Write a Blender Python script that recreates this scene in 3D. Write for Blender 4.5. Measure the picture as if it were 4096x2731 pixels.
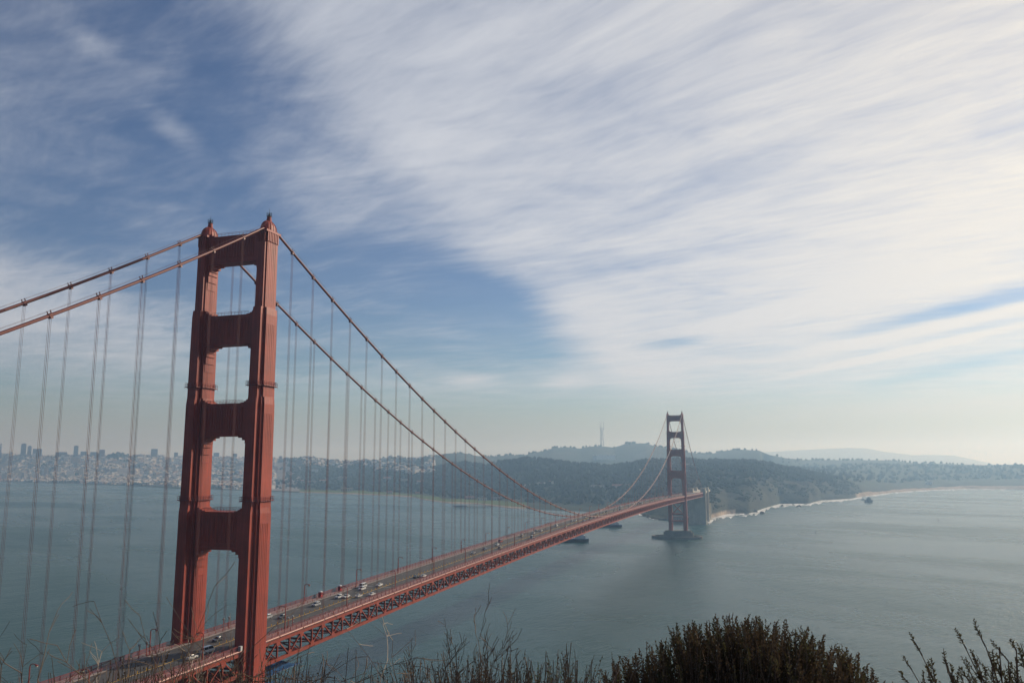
import bpy, bmesh, math, random
import numpy as np
from mathutils import Vector, Matrix, noise as mnoise

for o in list(bpy.data.objects):
    bpy.data.objects.remove(o)
scene = bpy.context.scene
col = scene.collection
R = math.radians
# World axes: +Y along the bridge towards the city, +X out to the ocean, Z up, metres, water at z = 0.

# ------------------------------------------------------------------ camera
CAM = Vector((192.32, -248.68, 138.84))
YAW, PITCH, ROLL = 0.32311, 0.14735, -0.0018
cam_data = bpy.data.cameras.new('camera')
cam_data.sensor_width = 36.0
cam_data.lens = 3233.96 / 4096 * 36.0
cam_data.clip_start = 0.1
cam_data.clip_end = 120000
cam = bpy.data.objects.new('camera', cam_data)
col.objects.link(cam)
cam.matrix_world = (Matrix.Translation(CAM) @ Matrix.Rotation(YAW, 4, 'Z')
                    @ Matrix.Rotation(math.pi / 2 + PITCH, 4, 'X') @ Matrix.Rotation(ROLL, 4, 'Z'))
scene.camera = cam

# ------------------------------------------------------------------ light
SUN_AZ, SUN_EL = 36.0, 24.0          # degrees west of the bridge axis, above the horizon
scene.view_settings.view_transform = 'Standard'
scene.view_settings.look = 'None'
scene.view_settings.gamma = 1.0
scene.view_settings.use_curve_mapping = False
scene.view_settings.exposure = 0.0

sun_data = bpy.data.lights.new('sun', 'SUN')
sun_data.energy = 4.2
sun_data.angle = R(0.6)
sun_data.color = (1.0, 0.88, 0.71)
sun = bpy.data.objects.new('sun', sun_data)
col.objects.link(sun)
sdir = Vector((math.sin(R(SUN_AZ)) * math.cos(R(SUN_EL)), math.cos(R(SUN_AZ)) * math.cos(R(SUN_EL)), math.sin(R(SUN_EL))))
sun.rotation_euler = sdir.to_track_quat('Z', 'Y').to_euler()
sun.location = (0, 0, 700)

# ------------------------------------------------------------------ world: sky with a sheet of cirrus
world = bpy.data.worlds.new('World')
scene.world = world
world.use_nodes = True
wt = world.node_tree
wt.nodes.clear()


class NT:
    """Small helper for writing node trees as expressions."""
    def __init__(self, tree):
        self.t = tree

    def node(self, kind, **kw):
        n = self.t.nodes.new(kind)
        for k, v in kw.items():
            setattr(n, k, v)
        return n

    def put(self, sock, v):
        if isinstance(v, (int, float)):
            sock.default_value = v
        elif isinstance(v, (tuple, list)):
            sock.default_value = v
        else:
            self.t.links.new(v, sock)

    def m(self, op, a, b=0.0, c=0.0, clamp=False):
        n = self.node('ShaderNodeMath', operation=op, use_clamp=clamp)
        self.put(n.inputs[0], a); self.put(n.inputs[1], b); self.put(n.inputs[2], c)
        return n.outputs[0]

    def v(self, op, a, b=(0, 0, 0), out=0):
        n = self.node('ShaderNodeVectorMath', operation=op)
        self.put(n.inputs[0], a)
        if len(n.inputs) > 1:
            self.put(n.inputs[1], b)
        return n.outputs[out]

    def xyz(self, x, y, z=0.0):
        n = self.node('ShaderNodeCombineXYZ')
        self.put(n.inputs[0], x); self.put(n.inputs[1], y); self.put(n.inputs[2], z)
        return n.outputs[0]

    def sep(self, v):
        n = self.node('ShaderNodeSeparateXYZ'); self.put(n.inputs[0], v)
        return n.outputs

    def smooth(self, x, a, b, lo=0.0, hi=1.0, interp='SMOOTHSTEP'):
        n = self.node('ShaderNodeMapRange', interpolation_type=interp)
        self.put(n.inputs['Value'], x)
        for k, q in zip(('From Min', 'From Max', 'To Min', 'To Max'), (a, b, lo, hi)):
            self.put(n.inputs[k], q)
        return n.outputs[0]

    def noise(self, vec, scale=1.0, detail=4.0, rough=0.55, dist=0.0, out=0, lac=2.0):
        n = self.node('ShaderNodeTexNoise')
        self.put(n.inputs['Vector'], vec)
        for k, q in (('Scale', scale), ('Detail', detail), ('Roughness', rough), ('Distortion', dist), ('Lacunarity', lac)):
            self.put(n.inputs[k], q)
        return n.outputs[out]

    def mapping(self, vec, loc=(0, 0, 0), rot=(0, 0, 0), scale=(1, 1, 1), kind='POINT'):
        n = self.node('ShaderNodeMapping', vector_type=kind)
        self.put(n.inputs['Vector'], vec)
        n.inputs['Location'].default_value = loc
        n.inputs['Rotation'].default_value = rot
        n.inputs['Scale'].default_value = scale
        return n.outputs[0]

    def mix(self, f, a, b, kind='MIX'):
        n = self.node('ShaderNodeMix', data_type='RGBA', blend_type=kind)
        self.put(n.inputs[0], f)
        for s, q in ((n.inputs[6], a), (n.inputs[7], b)):
            if isinstance(q, (tuple, list)) and len(q) == 3:
                q = (*q, 1.0)
            self.put(s, q)
        return n.outputs[2]

    def ramp(self, f, stops, interp='LINEAR'):
        n = self.node('ShaderNodeValToRGB')
        n.color_ramp.interpolation = interp
        e = n.color_ramp.elements
        while len(e) > 1:
            e.remove(e[-1])
        for i, (p, c) in enumerate(stops):
            q = e[0] if i == 0 else e.new(p)
            q.position = p
            q.color = (*c, 1.0) if len(c) == 3 else c
        self.put(n.inputs[0], f)
        return n.outputs[0]


w = NT(wt)
sky = w.node('ShaderNodeTexSky', sky_type='NISHITA')
sky.sun_disc = False
sky.sun_elevation = R(SUN_EL)
sky.sun_rotation = R(SUN_AZ)
sky.altitude = 0
sky.air_density = 1.0
sky.dust_density = 0.35
sky.ozone_density = 2.0

D = w.node('ShaderNodeTexCoord').outputs['Generated']
dx, dy, dz = w.sep(D)
az = w.m('MULTIPLY', w.m('ARCTAN2', dx, dy), 180 / math.pi)
el = w.m('MULTIPLY', w.m('ARCSINE', dz), 180 / math.pi)
AE = w.xyz(az, el, 0.0)
# flat cloud layer seen in perspective: position on a plane overhead, turned along the wind
zc = w.m('MAXIMUM', dz, 0.025)
plane = w.xyz(w.m('DIVIDE', dx, zc), w.m('DIVIDE', dy, zc), 0.0)
WIND = -55.0
wind = w.mapping(plane, rot=(0, 0, R(WIND)))          # x across the streaks, y along them
warp = w.v('SUBTRACT', w.noise(wind, 0.55, 3, 0.5, out=1), (0.5, 0.5, 0.5))
wind2 = w.v('ADD', wind, w.v('MULTIPLY', warp, (0.55, 0.9, 0.0)))
streak = w.noise(w.v('MULTIPLY', wind2, (2.6, 0.34, 1.0)), 1.0, 7, 0.60)
fine = w.noise(w.v('MULTIPLY', wind2, (7.0, 1.6, 1.0)), 1.0, 6, 0.62)
puff = w.noise(w.v('ADD', plane, w.v('MULTIPLY', warp, (1.2, 1.2, 0))), 1.1, 7, 0.58)


def patch(a, e, ra, re, rot, soft=0.0):
    """1 inside an ellipse of sky (centre, half sizes in degrees, turned by rot), fading to 0 at its rim."""
    q = w.mapping(AE, loc=(a, e, 0), rot=(0, 0, R(rot)), scale=(ra, re, 1), kind='TEXTURE')
    return w.smooth(w.v('LENGTH', q, out=1), soft, 1.0, 1.0, 0.0)


def half(a, e, na, ne, lo, hi):
    """0..1 across a straight edge through (a, e) with normal (na, ne)."""
    s = w.m('ADD', w.m('MULTIPLY', w.m('SUBTRACT', az, a), na), w.m('MULTIPLY', w.m('SUBTRACT', el, e), ne))
    return w.smooth(s, lo, hi)


def total(*terms):
    s = None
    for k, t in terms:
        q = w.m('MULTIPLY', t, k)
        s = q if s is None else w.m('ADD', s, q)
    return s
# the broad sheet of cirrus covers the ocean side; its edge runs down towards the far tower
sheet = half(-36.0, 25.0, 0.66, 0.75, -3.2, 5.5)
low = w.smooth(el, 1.0, 7.0)
comb = w.noise(w.v('MULTIPLY', w.mapping(w.v('ADD', plane, w.v('MULTIPLY', warp, (0.9, 0.9, 0))), rot=(0, 0, R(-78))), (8.5, 1.5, 1.0)), 1.0, 6, 0.62)
hair = w.noise(w.v('MULTIPLY', wind2, (24.0, 4.2, 1.0)), 1.0, 5, 0.65)
cover = total((0.58, w.m('MULTIPLY', w.m('MULTIPLY', sheet, low), w.smooth(az, 95.0, 55.0))),
              (0.62, patch(-52, 9.5, 23, 6.0, -13)),
              (0.30, patch(-22, 5.6, 17, 2.6, 0)),
              (0.10, patch(-47, 25, 22, 7, -25)),
              (0.30, patch(-42.2, 21.3, 3.2, 1.4, -28)),
              (0.24, patch(-47.5, 25.5, 3.0, 1.2, -18)),
              (0.30, patch(-33, 19.0, 8, 4, -30)),
              (0.30, patch(-11.5, 8.0, 8, 4.5, -35)),
              (-0.08, patch(-14, 20, 16, 6, 20)),
              (0.26, patch(8, 13.5, 22, 7, 16)),
              (0.34, patch(-14.6, 5.6, 3.0, 1.0, 4)),
              (0.28, patch(-21.5, 5.6, 3.4, 0.8, 2)),
              (0.42, patch(2.5, 10.6, 16, 0.9, 11)),
              (0.55, patch(7.5, 6.9, 12, 0.42, 10)),
              (0.40, patch(9, 8.3, 15, 0.6, 9)),
              (-0.50, patch(10.5, 9.3, 10, 0.9, 9)),
              (-0.48, patch(-7.5, 8.2, 5, 0.8, 8)),
              (-0.40, patch(11, 5.8, 9, 0.8, 9)),
              (-0.40, patch(-19, 10.5, 10, 3.6, -28)),
              (0.30, patch(12, 3.2, 30, 1.6, 2)))
tex = total((0.62, w.m('SUBTRACT', streak, 0.5)), (0.22, w.m('SUBTRACT', fine, 0.5)), (0.80, w.m('SUBTRACT', puff, 0.5)), (0.46, w.m('SUBTRACT', comb, 0.5)), (0.19, w.m('SUBTRACT', hair, 0.5)))
dens = w.m('ADD', cover, w.m('MULTIPLY', tex, w.smooth(el, 3.0, 10.0, 0.5, 1.08)))
dens = w.smooth(dens, -0.14, 0.92)
veil = w.smooth(puff, 0.32, 0.78, 0.0, 0.09)
dens = w.m('ADD', dens, w.m('MULTIPLY', w.m('SUBTRACT', 1.0, dens), veil))
dens = w.m('MULTIPLY', w.m('MULTIPLY', dens, 0.94), w.smooth(el, 0.3, 3.5))

# thin ice cloud scatters sunlight forward: brighter towards the sun
cosg = w.v('DOT_PRODUCT', D, tuple(sdir), out=1)
near = w.m('POWER', w.m('MAXIMUM', cosg, 0.0), 4.5)
glow = w.m('POWER', w.m('MAXIMUM', cosg, 0.0), 22.0)
lum = total((4.8, near), (1.2, glow))
lum = w.m('ADD', lum, 10.2)
ctint = w.mix(near, (0.91, 0.96, 1.07), (1.12, 1.0, 0.80))
lum = w.m('MULTIPLY', lum, w.smooth(cosg, -0.6, 0.35, 0.5, 1.08))
cloud = w.v('SCALE', ctint)
cloud.node.operation = 'SCALE'
wt.links.new(lum, cloud.node.inputs['Scale'])
# clean blue overhead, grey-cream murk low down
tint = w.mix(w.smooth(el, 2.0, 13.0), (0.95, 1.09, 1.22), (0.95, 1.03, 1.28))
skycol = w.v('MULTIPLY', sky.outputs[0], tint)
full = w.mix(dens, skycol, cloud)
murk = w.v('SCALE', w.mix(near, (1.0, 1.0, 0.96), (1.2, 1.0, 0.62)))
wt.links.new(w.m('ADD', w.m('MULTIPLY', near, 6.5), 5.0), murk.node.inputs['Scale'])
full = w.mix(w.smooth(el, 0.5, 5.5, 0.72, 0.0), full, murk)
bg = w.node('ShaderNodeBackground')
w.put(bg.inputs['Color'], full)
bg.inputs['Strength'].default_value = 0.06
outw = w.node('ShaderNodeOutputWorld')
wt.links.new(bg.outputs[0], outw.inputs['Surface'])
world.cycles.sampling_method = 'MANUAL'
world.cycles.sample_map_resolution = 1024

# ------------------------------------------------------------------ helpers
rng = random.Random(7)
nrng = np.random.default_rng(7)


class MB:
    """Collects shapes; build() links them as ONE mesh object."""
    def __init__(self):
        self.v, self.f = [], []

    def add(self, vs, fs):
        n = len(self.v)
        self.v.extend([tuple(q) for q in vs])
        self.f.extend([tuple(i + n for i in f) for f in fs])
        return self

    def box(self, x0, x1, y0, y1, z0, z1):
        return self.add([(x0, y0, z0), (x1, y0, z0), (x1, y1, z0), (x0, y1, z0), (x0, y0, z1), (x1, y0, z1), (x1, y1, z1), (x0, y1, z1)],
                        [(0, 3, 2, 1), (4, 5, 6, 7), (0, 1, 5, 4), (1, 2, 6, 5), (2, 3, 7, 6), (3, 0, 4, 7)])

    def rings(self, rings, cap=True):
        n = len(rings[0]); vs = [q for r in rings for q in r]; fs = []
        for i in range(len(rings) - 1):
            for j in range(n):
                k = (j + 1) % n
                fs.append((i * n + j, i * n + k, (i + 1) * n + k, (i + 1) * n + j))
        if cap:
            fs.append(tuple(reversed(range(n))))
            fs.append(tuple(range((len(rings) - 1) * n, len(rings) * n)))
        return self.add(vs, fs)

    def prism(self, poly, z0, z1, poly1=None):
        return self.rings([[(x, y, z0) for x, y in poly], [(x, y, z1) for x, y in (poly1 or poly)]])

    def prism_y(self, poly, y0, y1):
        """poly in (x, z), counter-clockwise seen from -y, pushed from y0 to y1."""
        return self.rings([[(x, y0, z) for x, z in poly][::-1], [(x, y1, z) for x, z in poly][::-1]])

    def bar(self, a, b, wx, wz, side=Vector((0, 0, 1))):
        a, b = Vector(a), Vector(b)
        d = (b - a).normalized()
        s = d.cross(side)
        if s.length < 1e-4:
            s = d.cross(Vector((1, 0, 0)))
        s.normalize(); u = s.cross(d).normalized()
        o = [s * wx / 2 + u * wz / 2, -s * wx / 2 + u * wz / 2, -s * wx / 2 - u * wz / 2, s * wx / 2 - u * wz / 2]
        return self.rings([[a + q for q in o][::-1], [b + q for q in o][::-1]])

    def tube(self, pts, rad, n=6, cap=True):
        pts = [Vector(q) for q in pts]
        rad = rad if hasattr(rad, '__len__') else [rad] * len(pts)
        up = Vector((0, 0, 1)); rs = []
        for i, q in enumerate(pts):
            d = (pts[min(i + 1, len(pts) - 1)] - pts[max(i - 1, 0)])
            if d.length < 1e-9:
                d = Vector((0, 0, 1))
            d.normalize()
            if abs(d.dot(up)) > 0.97:
                up = Vector((1, 0, 0)) if abs(d.x) < 0.9 else Vector((0, 1, 0))
            s = d.cross(up).normalized(); u = s.cross(d)
            up = u
            rs.append([q + (s * math.cos(t) + u * math.sin(t)) * rad[i] for t in [2 * math.pi * k / n for k in range(n)]])
        return self.rings(rs, cap)

    def lathe(self, prof, cx=0, cy=0, n=12, sx=1.0, sy=1.0):
        return self.rings([[(cx + r * sx * math.cos(2 * math.pi * k / n), cy + r * sy * math.sin(2 * math.pi * k / n), z) for k in range(n)] for r, z in prof])

    def mesh(self, name, mat, smooth=False):
        me = bpy.data.meshes.new(name)
        me.from_pydata(self.v, [], self.f)
        for m_ in (mat if isinstance(mat, (list, tuple)) else [mat]):
            me.materials.append(m_)
        if smooth:
            me.shade_smooth()
        me.update()
        return me

    def build(self, name, mat, parent=None, loc=(0, 0, 0), smooth=False):
        return place(name, self.mesh(name, mat, smooth), parent, loc)


def place(name, me, parent=None, loc=(0, 0, 0), rz=0.0, scale=None):
    o = bpy.data.objects.new(name, me)
    col.objects.link(o)
    o.location = loc
    if rz:
        o.rotation_euler = (0, 0, rz)
    if scale is not None:
        o.scale = scale
    if parent:
        o.parent = parent
    return o


def tag(o, label=None, cat=None, group=None, kind=None):
    for k, q in (('label', label), ('category', cat), ('group', group), ('kind', kind)):
        if q:
            o[k] = q
    return o


def empty(name, loc=(0, 0, 0), rz=0.0):
    o = bpy.data.objects.new(name, None)
    col.objects.link(o)
    o.location = loc
    o.rotation_euler = (0, 0, rz)
    return o


def copy_tree(o, parent=None):
    c = o.copy()
    col.objects.link(c)
    c.parent = parent
    for ch in list(o.children):
        copy_tree(ch, c)
    return c


# ------------------------------------------------------------------ materials
def mat(name, colr, rough=0.6, var=0.12, scale=0.6, metal=0.0, bump=0.0, bscale=None, streak=0.0, spec=0.5):
    """Painted or mineral surface: base colour broken up by soft noise, optional rain streaks and fine relief."""
    m_ = bpy.data.materials.new(name)
    m_.use_nodes = True
    t = NT(m_.node_tree)
    b = m_.node_tree.nodes['Principled BSDF']
    co = t.node('ShaderNodeTexCoord').outputs['Object']
    n1 = t.noise(co, scale, 5, 0.6)
    f = t.smooth(n1, 0.3, 0.7, 1 - var, 1 + var, 'LINEAR')
    if streak:
        st = t.noise(t.v('MULTIPLY', co, (1.6, 1.6, 0.06)), 1.0, 4, 0.6)
        f = t.m('MULTIPLY', f, t.smooth(st, 0.35, 0.75, 1 + streak * 0.3, 1 - streak, 'LINEAR'))
    c = t.v('SCALE', tuple(colr))
    t.put(c.node.inputs['Scale'], f)
    t.put(b.inputs['Base Color'], c)
    b.inputs['Roughness'].default_value = rough
    b.inputs['Metallic'].default_value = metal
    b.inputs['Specular IOR Level'].default_value = spec
    if bump:
        bn = t.node('ShaderNodeBump')
        bn.inputs['Strength'].default_value = bump
        bn.inputs['Distance'].default_value = 0.1
        t.put(bn.inputs['Height'], t.noise(co, bscale or scale * 6, 5, 0.6))
        t.put(b.inputs['Normal'], bn.outputs[0])
    return m_


M = {}
ORANGE = (0.30, 0.040, 0.020)
M['orange'] = mat('orange_steel', ORANGE, 0.55, 0.20, 0.16, streak=0.38, spec=0.35)
M['orange_truss'] = mat('orange_truss_paint', (0.25, 0.040, 0.021), 0.6, 0.22, 0.2, streak=0.3, spec=0.3)
M['orange_cable'] = mat('orange_cable_paint', (0.15, 0.030, 0.020), 0.5, 0.10, 0.5, spec=0.4)
M['orange_dark'] = mat('red_railing_paint', (0.20, 0.024, 0.021), 0.5, 0.12, 0.5)
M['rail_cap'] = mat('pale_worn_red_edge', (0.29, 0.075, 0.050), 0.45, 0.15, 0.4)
M['rope'] = mat('grey_red_wire_rope', (0.17, 0.048, 0.038), 0.6, 0.08, 0.4)
M['asphalt'] = mat('asphalt', (0.062, 0.058, 0.056), 0.85, 0.22, 0.25, bump=0.2, bscale=9)
M['walk'] = mat('concrete_walk', (0.26, 0.215, 0.20), 0.85, 0.14, 0.4, bump=0.1)
M['white_line'] = mat('white_road_paint', (0.42, 0.41, 0.38), 0.7, 0.2, 1.2)
M['yellow'] = mat('yellow_tube_marker', (0.62, 0.36, 0.02), 0.5, 0.1, 1.0)
M['concrete'] = mat('weathered_concrete', (0.50, 0.45, 0.36), 0.9, 0.18, 0.07, streak=0.35, bump=0.2, bscale=1.5)
M['concrete_pale'] = mat('pale_concrete', (0.40, 0.37, 0.30), 0.9, 0.14, 0.07, streak=0.3, bump=0.2, bscale=1.5)
M['pier'] = mat('stained_pier_concrete', (0.15, 0.14, 0.12), 0.9, 0.22, 0.09, streak=0.4, bump=0.3, bscale=1.0)
M['lens'] = mat('lamp_glass', (0.7, 0.66, 0.5), 0.2, 0.05, 1.0)
M['dark'] = mat('dark_metal', (0.03, 0.03, 0.032), 0.5, 0.1, 1.0)
M['galv'] = mat('galvanised_steel', (0.35, 0.36, 0.37), 0.4, 0.12, 1.0, metal=0.6)

# ------------------------------------------------------------------ the suspension bridge
SPAN, SIDE, CX = 1280.16, 342.9, 13.7
TOP, MIDZ = 226.4, 82.2
PANEL = 15.24


def deck_z(y):
    """Sidewalk level along the bridge (the roadway is cambered)."""
    if y < 0:
        return 76.06 + 0.017 * y
    if y > SPAN:
        return 76.06 - 0.017 * (y - SPAN)
    return 76.06 + 6.81 * (1 - ((y - SPAN / 2) / (SPAN / 2)) ** 2)


def cable_z(y):
    if y < 0:
        return TOP + 0.585 * y + 0.00042 * y * y
    if y > SPAN:
        q = SPAN - y
        return TOP + 0.585 * q + 0.00042 * q * q
    return MIDZ + (TOP - MIDZ) * ((y - SPAN / 2) / (SPAN / 2)) ** 2


bridge = empty('suspension_bridge', (0, 0, 0))
tag(bridge, 'long orange-red suspension bridge crossing the strait to the far shore', 'bridge')


def stepped(x0, A, B):
    """Cruciform outline with stepped corners: half widths A (growing), half depths B (shrinking)."""
    q = []
    n = len(A)
    for i in range(n):                               # +x side, from -y to +y
        q.append((A[i], -B[i])) if i == 0 else q.extend([(A[i - 1], -B[i]), (A[i], -B[i])])
    quarter = q
    right = quarter + [(x, -y) for x, y in reversed(quarter)]
    full_ = right + [(-x, -y) for x, y in right]
    return [(x0 + x, y) for x, y in full_]


# (bottom z, top z, half widths, half depths) of the telescoping shafts
SECT = [(14.0, 121.0, (2.0, 2.95, 3.7), (6.3, 3.9, 2.8)),
        (121.0, 159.5, (1.9, 2.75, 3.4), (5.8, 3.7, 2.7)),
        (159.5, 192.1, (1.85, 2.8), (5.2, 2.9)),
        (192.1, 223.6, (1.6, 2.0), (4.1, 3.0))]
STRUTS = [(108.2, 121.0, 3.2), (148.1, 159.5, 2.9), (181.5, 192.1, 2.6), (212.5, 222.6, 2.4)]


def leg_mesh(x0, s):
    b = MB()
    for i, (z0, z1, A, B) in enumerate(SECT):
        # slight batter: each lift is a little slimmer at its top; a sloped shoulder leads to the next
        k = 0.965
        p0 = stepped(x0, A, B)
        p1 = stepped(x0, [a * k for a in A], [q * k for q in B])
        b.prism(p0, z0, z1, p1)
        if i < len(SECT) - 1:                        # sloped shoulder cap
            A2, B2 = SECT[i + 1][2], SECT[i + 1][3]
            pa = stepped(x0, [a * k for a in A], [q * k for q in B])
            pb = stepped(x0, [a * k * 0.93 for a in A], [q * k * 0.96 for q in B])
            b.prism(pa, z1 + 0.003, z1 + 2.6, pb)
    # shallow vertical panels on the ocean and bay faces, horizontal plate seams
    for i, (z0, z1, A, B) in enumerate(SECT):
        a, q = A[-1], B[-1]
        zz0 = max(z0, 70)
        for sx in (-1, 1):
            for j in (-2, -1, 0, 1, 2):
                y = j * q * 0.36
                b.box(x0 + sx * (a * 0.966) - 0.0, x0 + sx * (a * 0.966 + 0.08), y - 0.16, y + 0.16, zz0 + 3.2, z1 - 3.5) if sx > 0 else \
                    b.box(x0 - (a * 0.966 + 0.08), x0 - a * 0.966, y - 0.16, y + 0.16, zz0 + 3.2, z1 - 3.5)
    # stepped brackets on the inner face below every strut
    inner = -1 if x0 > 0 else 1
    for (zb, zt, hy), (z0, z1, A, B) in zip(STRUTS, SECT):
        for k_, (dz, out) in enumerate(((1.6, 1.25), (4.0, 0.85), (6.6, 0.5), (9.6, 0.22))):
            xi = x0 + inner * (A[-1] * 0.955)
            xo = xi + inner * out
            xi -= inner * 0.4
            b.box(min(xi, xo), max(xi, xo), -B[-1] * 0.8 + 0.02 * k_, B[-1] * 0.8 - 0.02 * k_, zb - dz, zb + 0.5)
    return b


def crown_mesh(x0):
    """Ribbed housing over the cable saddle: corbel, dome and conical mast base."""
    b = MB()
    for sx in (-1, 1):
        for j in range(7):
            y = -3.0 + j
            xa, xb = x0 + sx * 1.93, x0 + sx * 2.3
            b.box(min(xa, xb), max(xa, xb), y - 0.28, y + 0.28, 219.4, 222.9)
    for sy in (-1, 1):
        for j in range(4):
            x = x0 - 1.35 + j * 0.9
            ya, yb = sy * 3.9, sy * 4.3
            b.box(x - 0.26, x + 0.26, min(ya, yb), max(ya, yb), 219.4, 222.9)
    b.box(x0 - 2.45, x0 + 2.45, -4.45, 4.45, 222.9, 223.7)
    prof = [(1.0, 223.65), (1.0, 224.0), (0.97, 224.9), (0.88, 225.9), (0.72, 226.8), (0.50, 227.5), (0.30, 227.8)]
    b.lathe(prof, x0, 0, 20, 2.25, 4.1)
    for k in range(16):                               # dome ribs
        t = 2 * math.pi * k / 16
        b.tube([(x0 + r * 2.27 * math.cos(t), r * 4.13 * math.sin(t), z) for r, z in prof], 0.09, 4)
    b.lathe([(1.25, 226.4), (1.1, 227.4), (0.75, 229.6)], x0, 0, 10)
    return b


def beacon_mesh(x0):
    b = MB()
    b.lathe([(0.95, 229.55), (0.95, 229.75)], x0, 0, 10)
    for z in (230.3, 231.0):
        b.tube([(x0 + 0.95 * math.cos(t), 0.95 * math.sin(t), z) for t in [2 * math.pi * k / 12 for k in range(13)]], 0.06, 4)
    for k in range(8):
        t = 2 * math.pi * k / 8
        b.tube([(x0 + 0.95 * math.cos(t), 0.95 * math.sin(t), 229.7), (x0 + 0.95 * math.cos(t), 0.95 * math.sin(t), 231.1)], 0.045, 4)
    b.lathe([(0.35, 229.7), (0.35, 230.5), (0.15, 230.9)], x0, 0, 8)
    b.tube([(x0, 0, 230.8), (x0, 0, 232.8)], [0.08, 0.04], 5)
    return b


def gallery_mesh(x0, z, A, B):
    """Inspection walkway with railing round a shaft."""
    b = MB()
    o = stepped(x0, [a * 0.98 + 0.75 for a in A], [q * 0.98 + 0.75 for q in B])
    i_ = stepped(x0, [a * 0.95 for a in A], [q * 0.95 for q in B])
    n = len(o)
    for k in range(n):
        k2 = (k + 1) % n
        b.add([(*o[k], z), (*o[k2], z), (*i_[k2], z), (*i_[k], z), (*o[k], z + 0.3), (*o[k2], z + 0.3), (*i_[k2], z + 0.3), (*i_[k], z + 0.3)],
              [(0, 3, 2, 1), (4, 5, 6, 7), (0, 1, 5, 4), (2, 3, 7, 6)])
        pa, pb = Vector((*o[k], 0)), Vector((*o[k2], 0))
        for h in (0.9, 1.5):
            b.tube([pa + Vector((0, 0, z + h)), pb + Vector((0, 0, z + h))], 0.06, 4)
        m_ = max(1, int((pb - pa).length / 1.2))
        for j in range(m_):
            q = pa.lerp(pb, j / m_)
            b.tube([q + Vector((0, 0, z - 0.45)), q + Vector((0, 0, z + 1.5))], 0.07, 4)
    return b


def strut_mesh(zb, zt, hy, xa):
    """Portal beam: panelled faces with flanges and ribs."""
    b = MB()
    b.box(-xa, xa, -hy, hy, zb, zt)
    for sy in (-1, 1):
        def slab(x0, x1, d, z0, z1):
            ya, yb = sy * (hy - 0.05), sy * (hy + d)
            b.box(x0, x1, min(ya, yb), max(ya, yb), z0, z1)
        slab(-xa, xa, 0.28, zt - 1.0, zt - 0.004)
        slab(-xa, xa, 0.28, zb + 0.004, zb + 0.9)
        slab(-xa, xa, 0.16, zb + 2.0, zb + 2.35)
        n = 19
        for k in range(n):
            x = -xa + (k + 0.5) * 2 * xa / n
            slab(x - 0.13, x + 0.13, 0.16, zb + 2.36, zt - 1.01)
        for s in (-1, 1):
            slab(s * xa * 0.86 - 0.9, s * xa * 0.86 + 0.9, 0.22, zb + 0.91, zt - 1.02)
    # cap ledge and stepped ends on top, stepped brackets beneath
    b.box(-xa, xa, -hy - 0.45, hy + 0.45, zt + 0.003, zt + 0.35)
    for s in (-1, 1):
        for k_, (dx, dz) in enumerate(((1.0, 1.7), (2.0, 1.15), (3.4, 0.7))):
            x0_, x1_ = s * xa, s * (xa - dx - 0.3)
            b.box(min(x0_, x1_), max(x0_, x1_), -hy + 0.03 * k_, hy - 0.03 * k_, zt + 0.3, zt + dz)
        for k_, (dx, dz) in enumerate(((1.3, 2.6), (2.5, 1.5), (4.2, 0.6))):
            x0_, x1_ = s * xa, s * (xa - dx)
            b.box(min(x0_, x1_), max(x0_, x1_), -hy + 0.25 + 0.03 * k_, hy - 0.25 - 0.03 * k_, zb - dz, zb + 0.2)
    return b


def handrail_mesh(z, xa, hy, sides=(1,)):
    b = MB()
    for sy in sides:
        y = sy * (hy + 0.3)
        b.tube([(-xa, y, z + 1.2), (xa, y, z + 1.2)], 0.06, 4)
        b.tube([(-xa, y, z + 0.7), (xa, y, z + 0.7)], 0.05, 4)
        for k in range(12):
            x = -xa + k * 2 * xa / 11
            b.tube([(x, y, z), (x, y, z + 1.2)], 0.06, 4)
    return b


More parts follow.
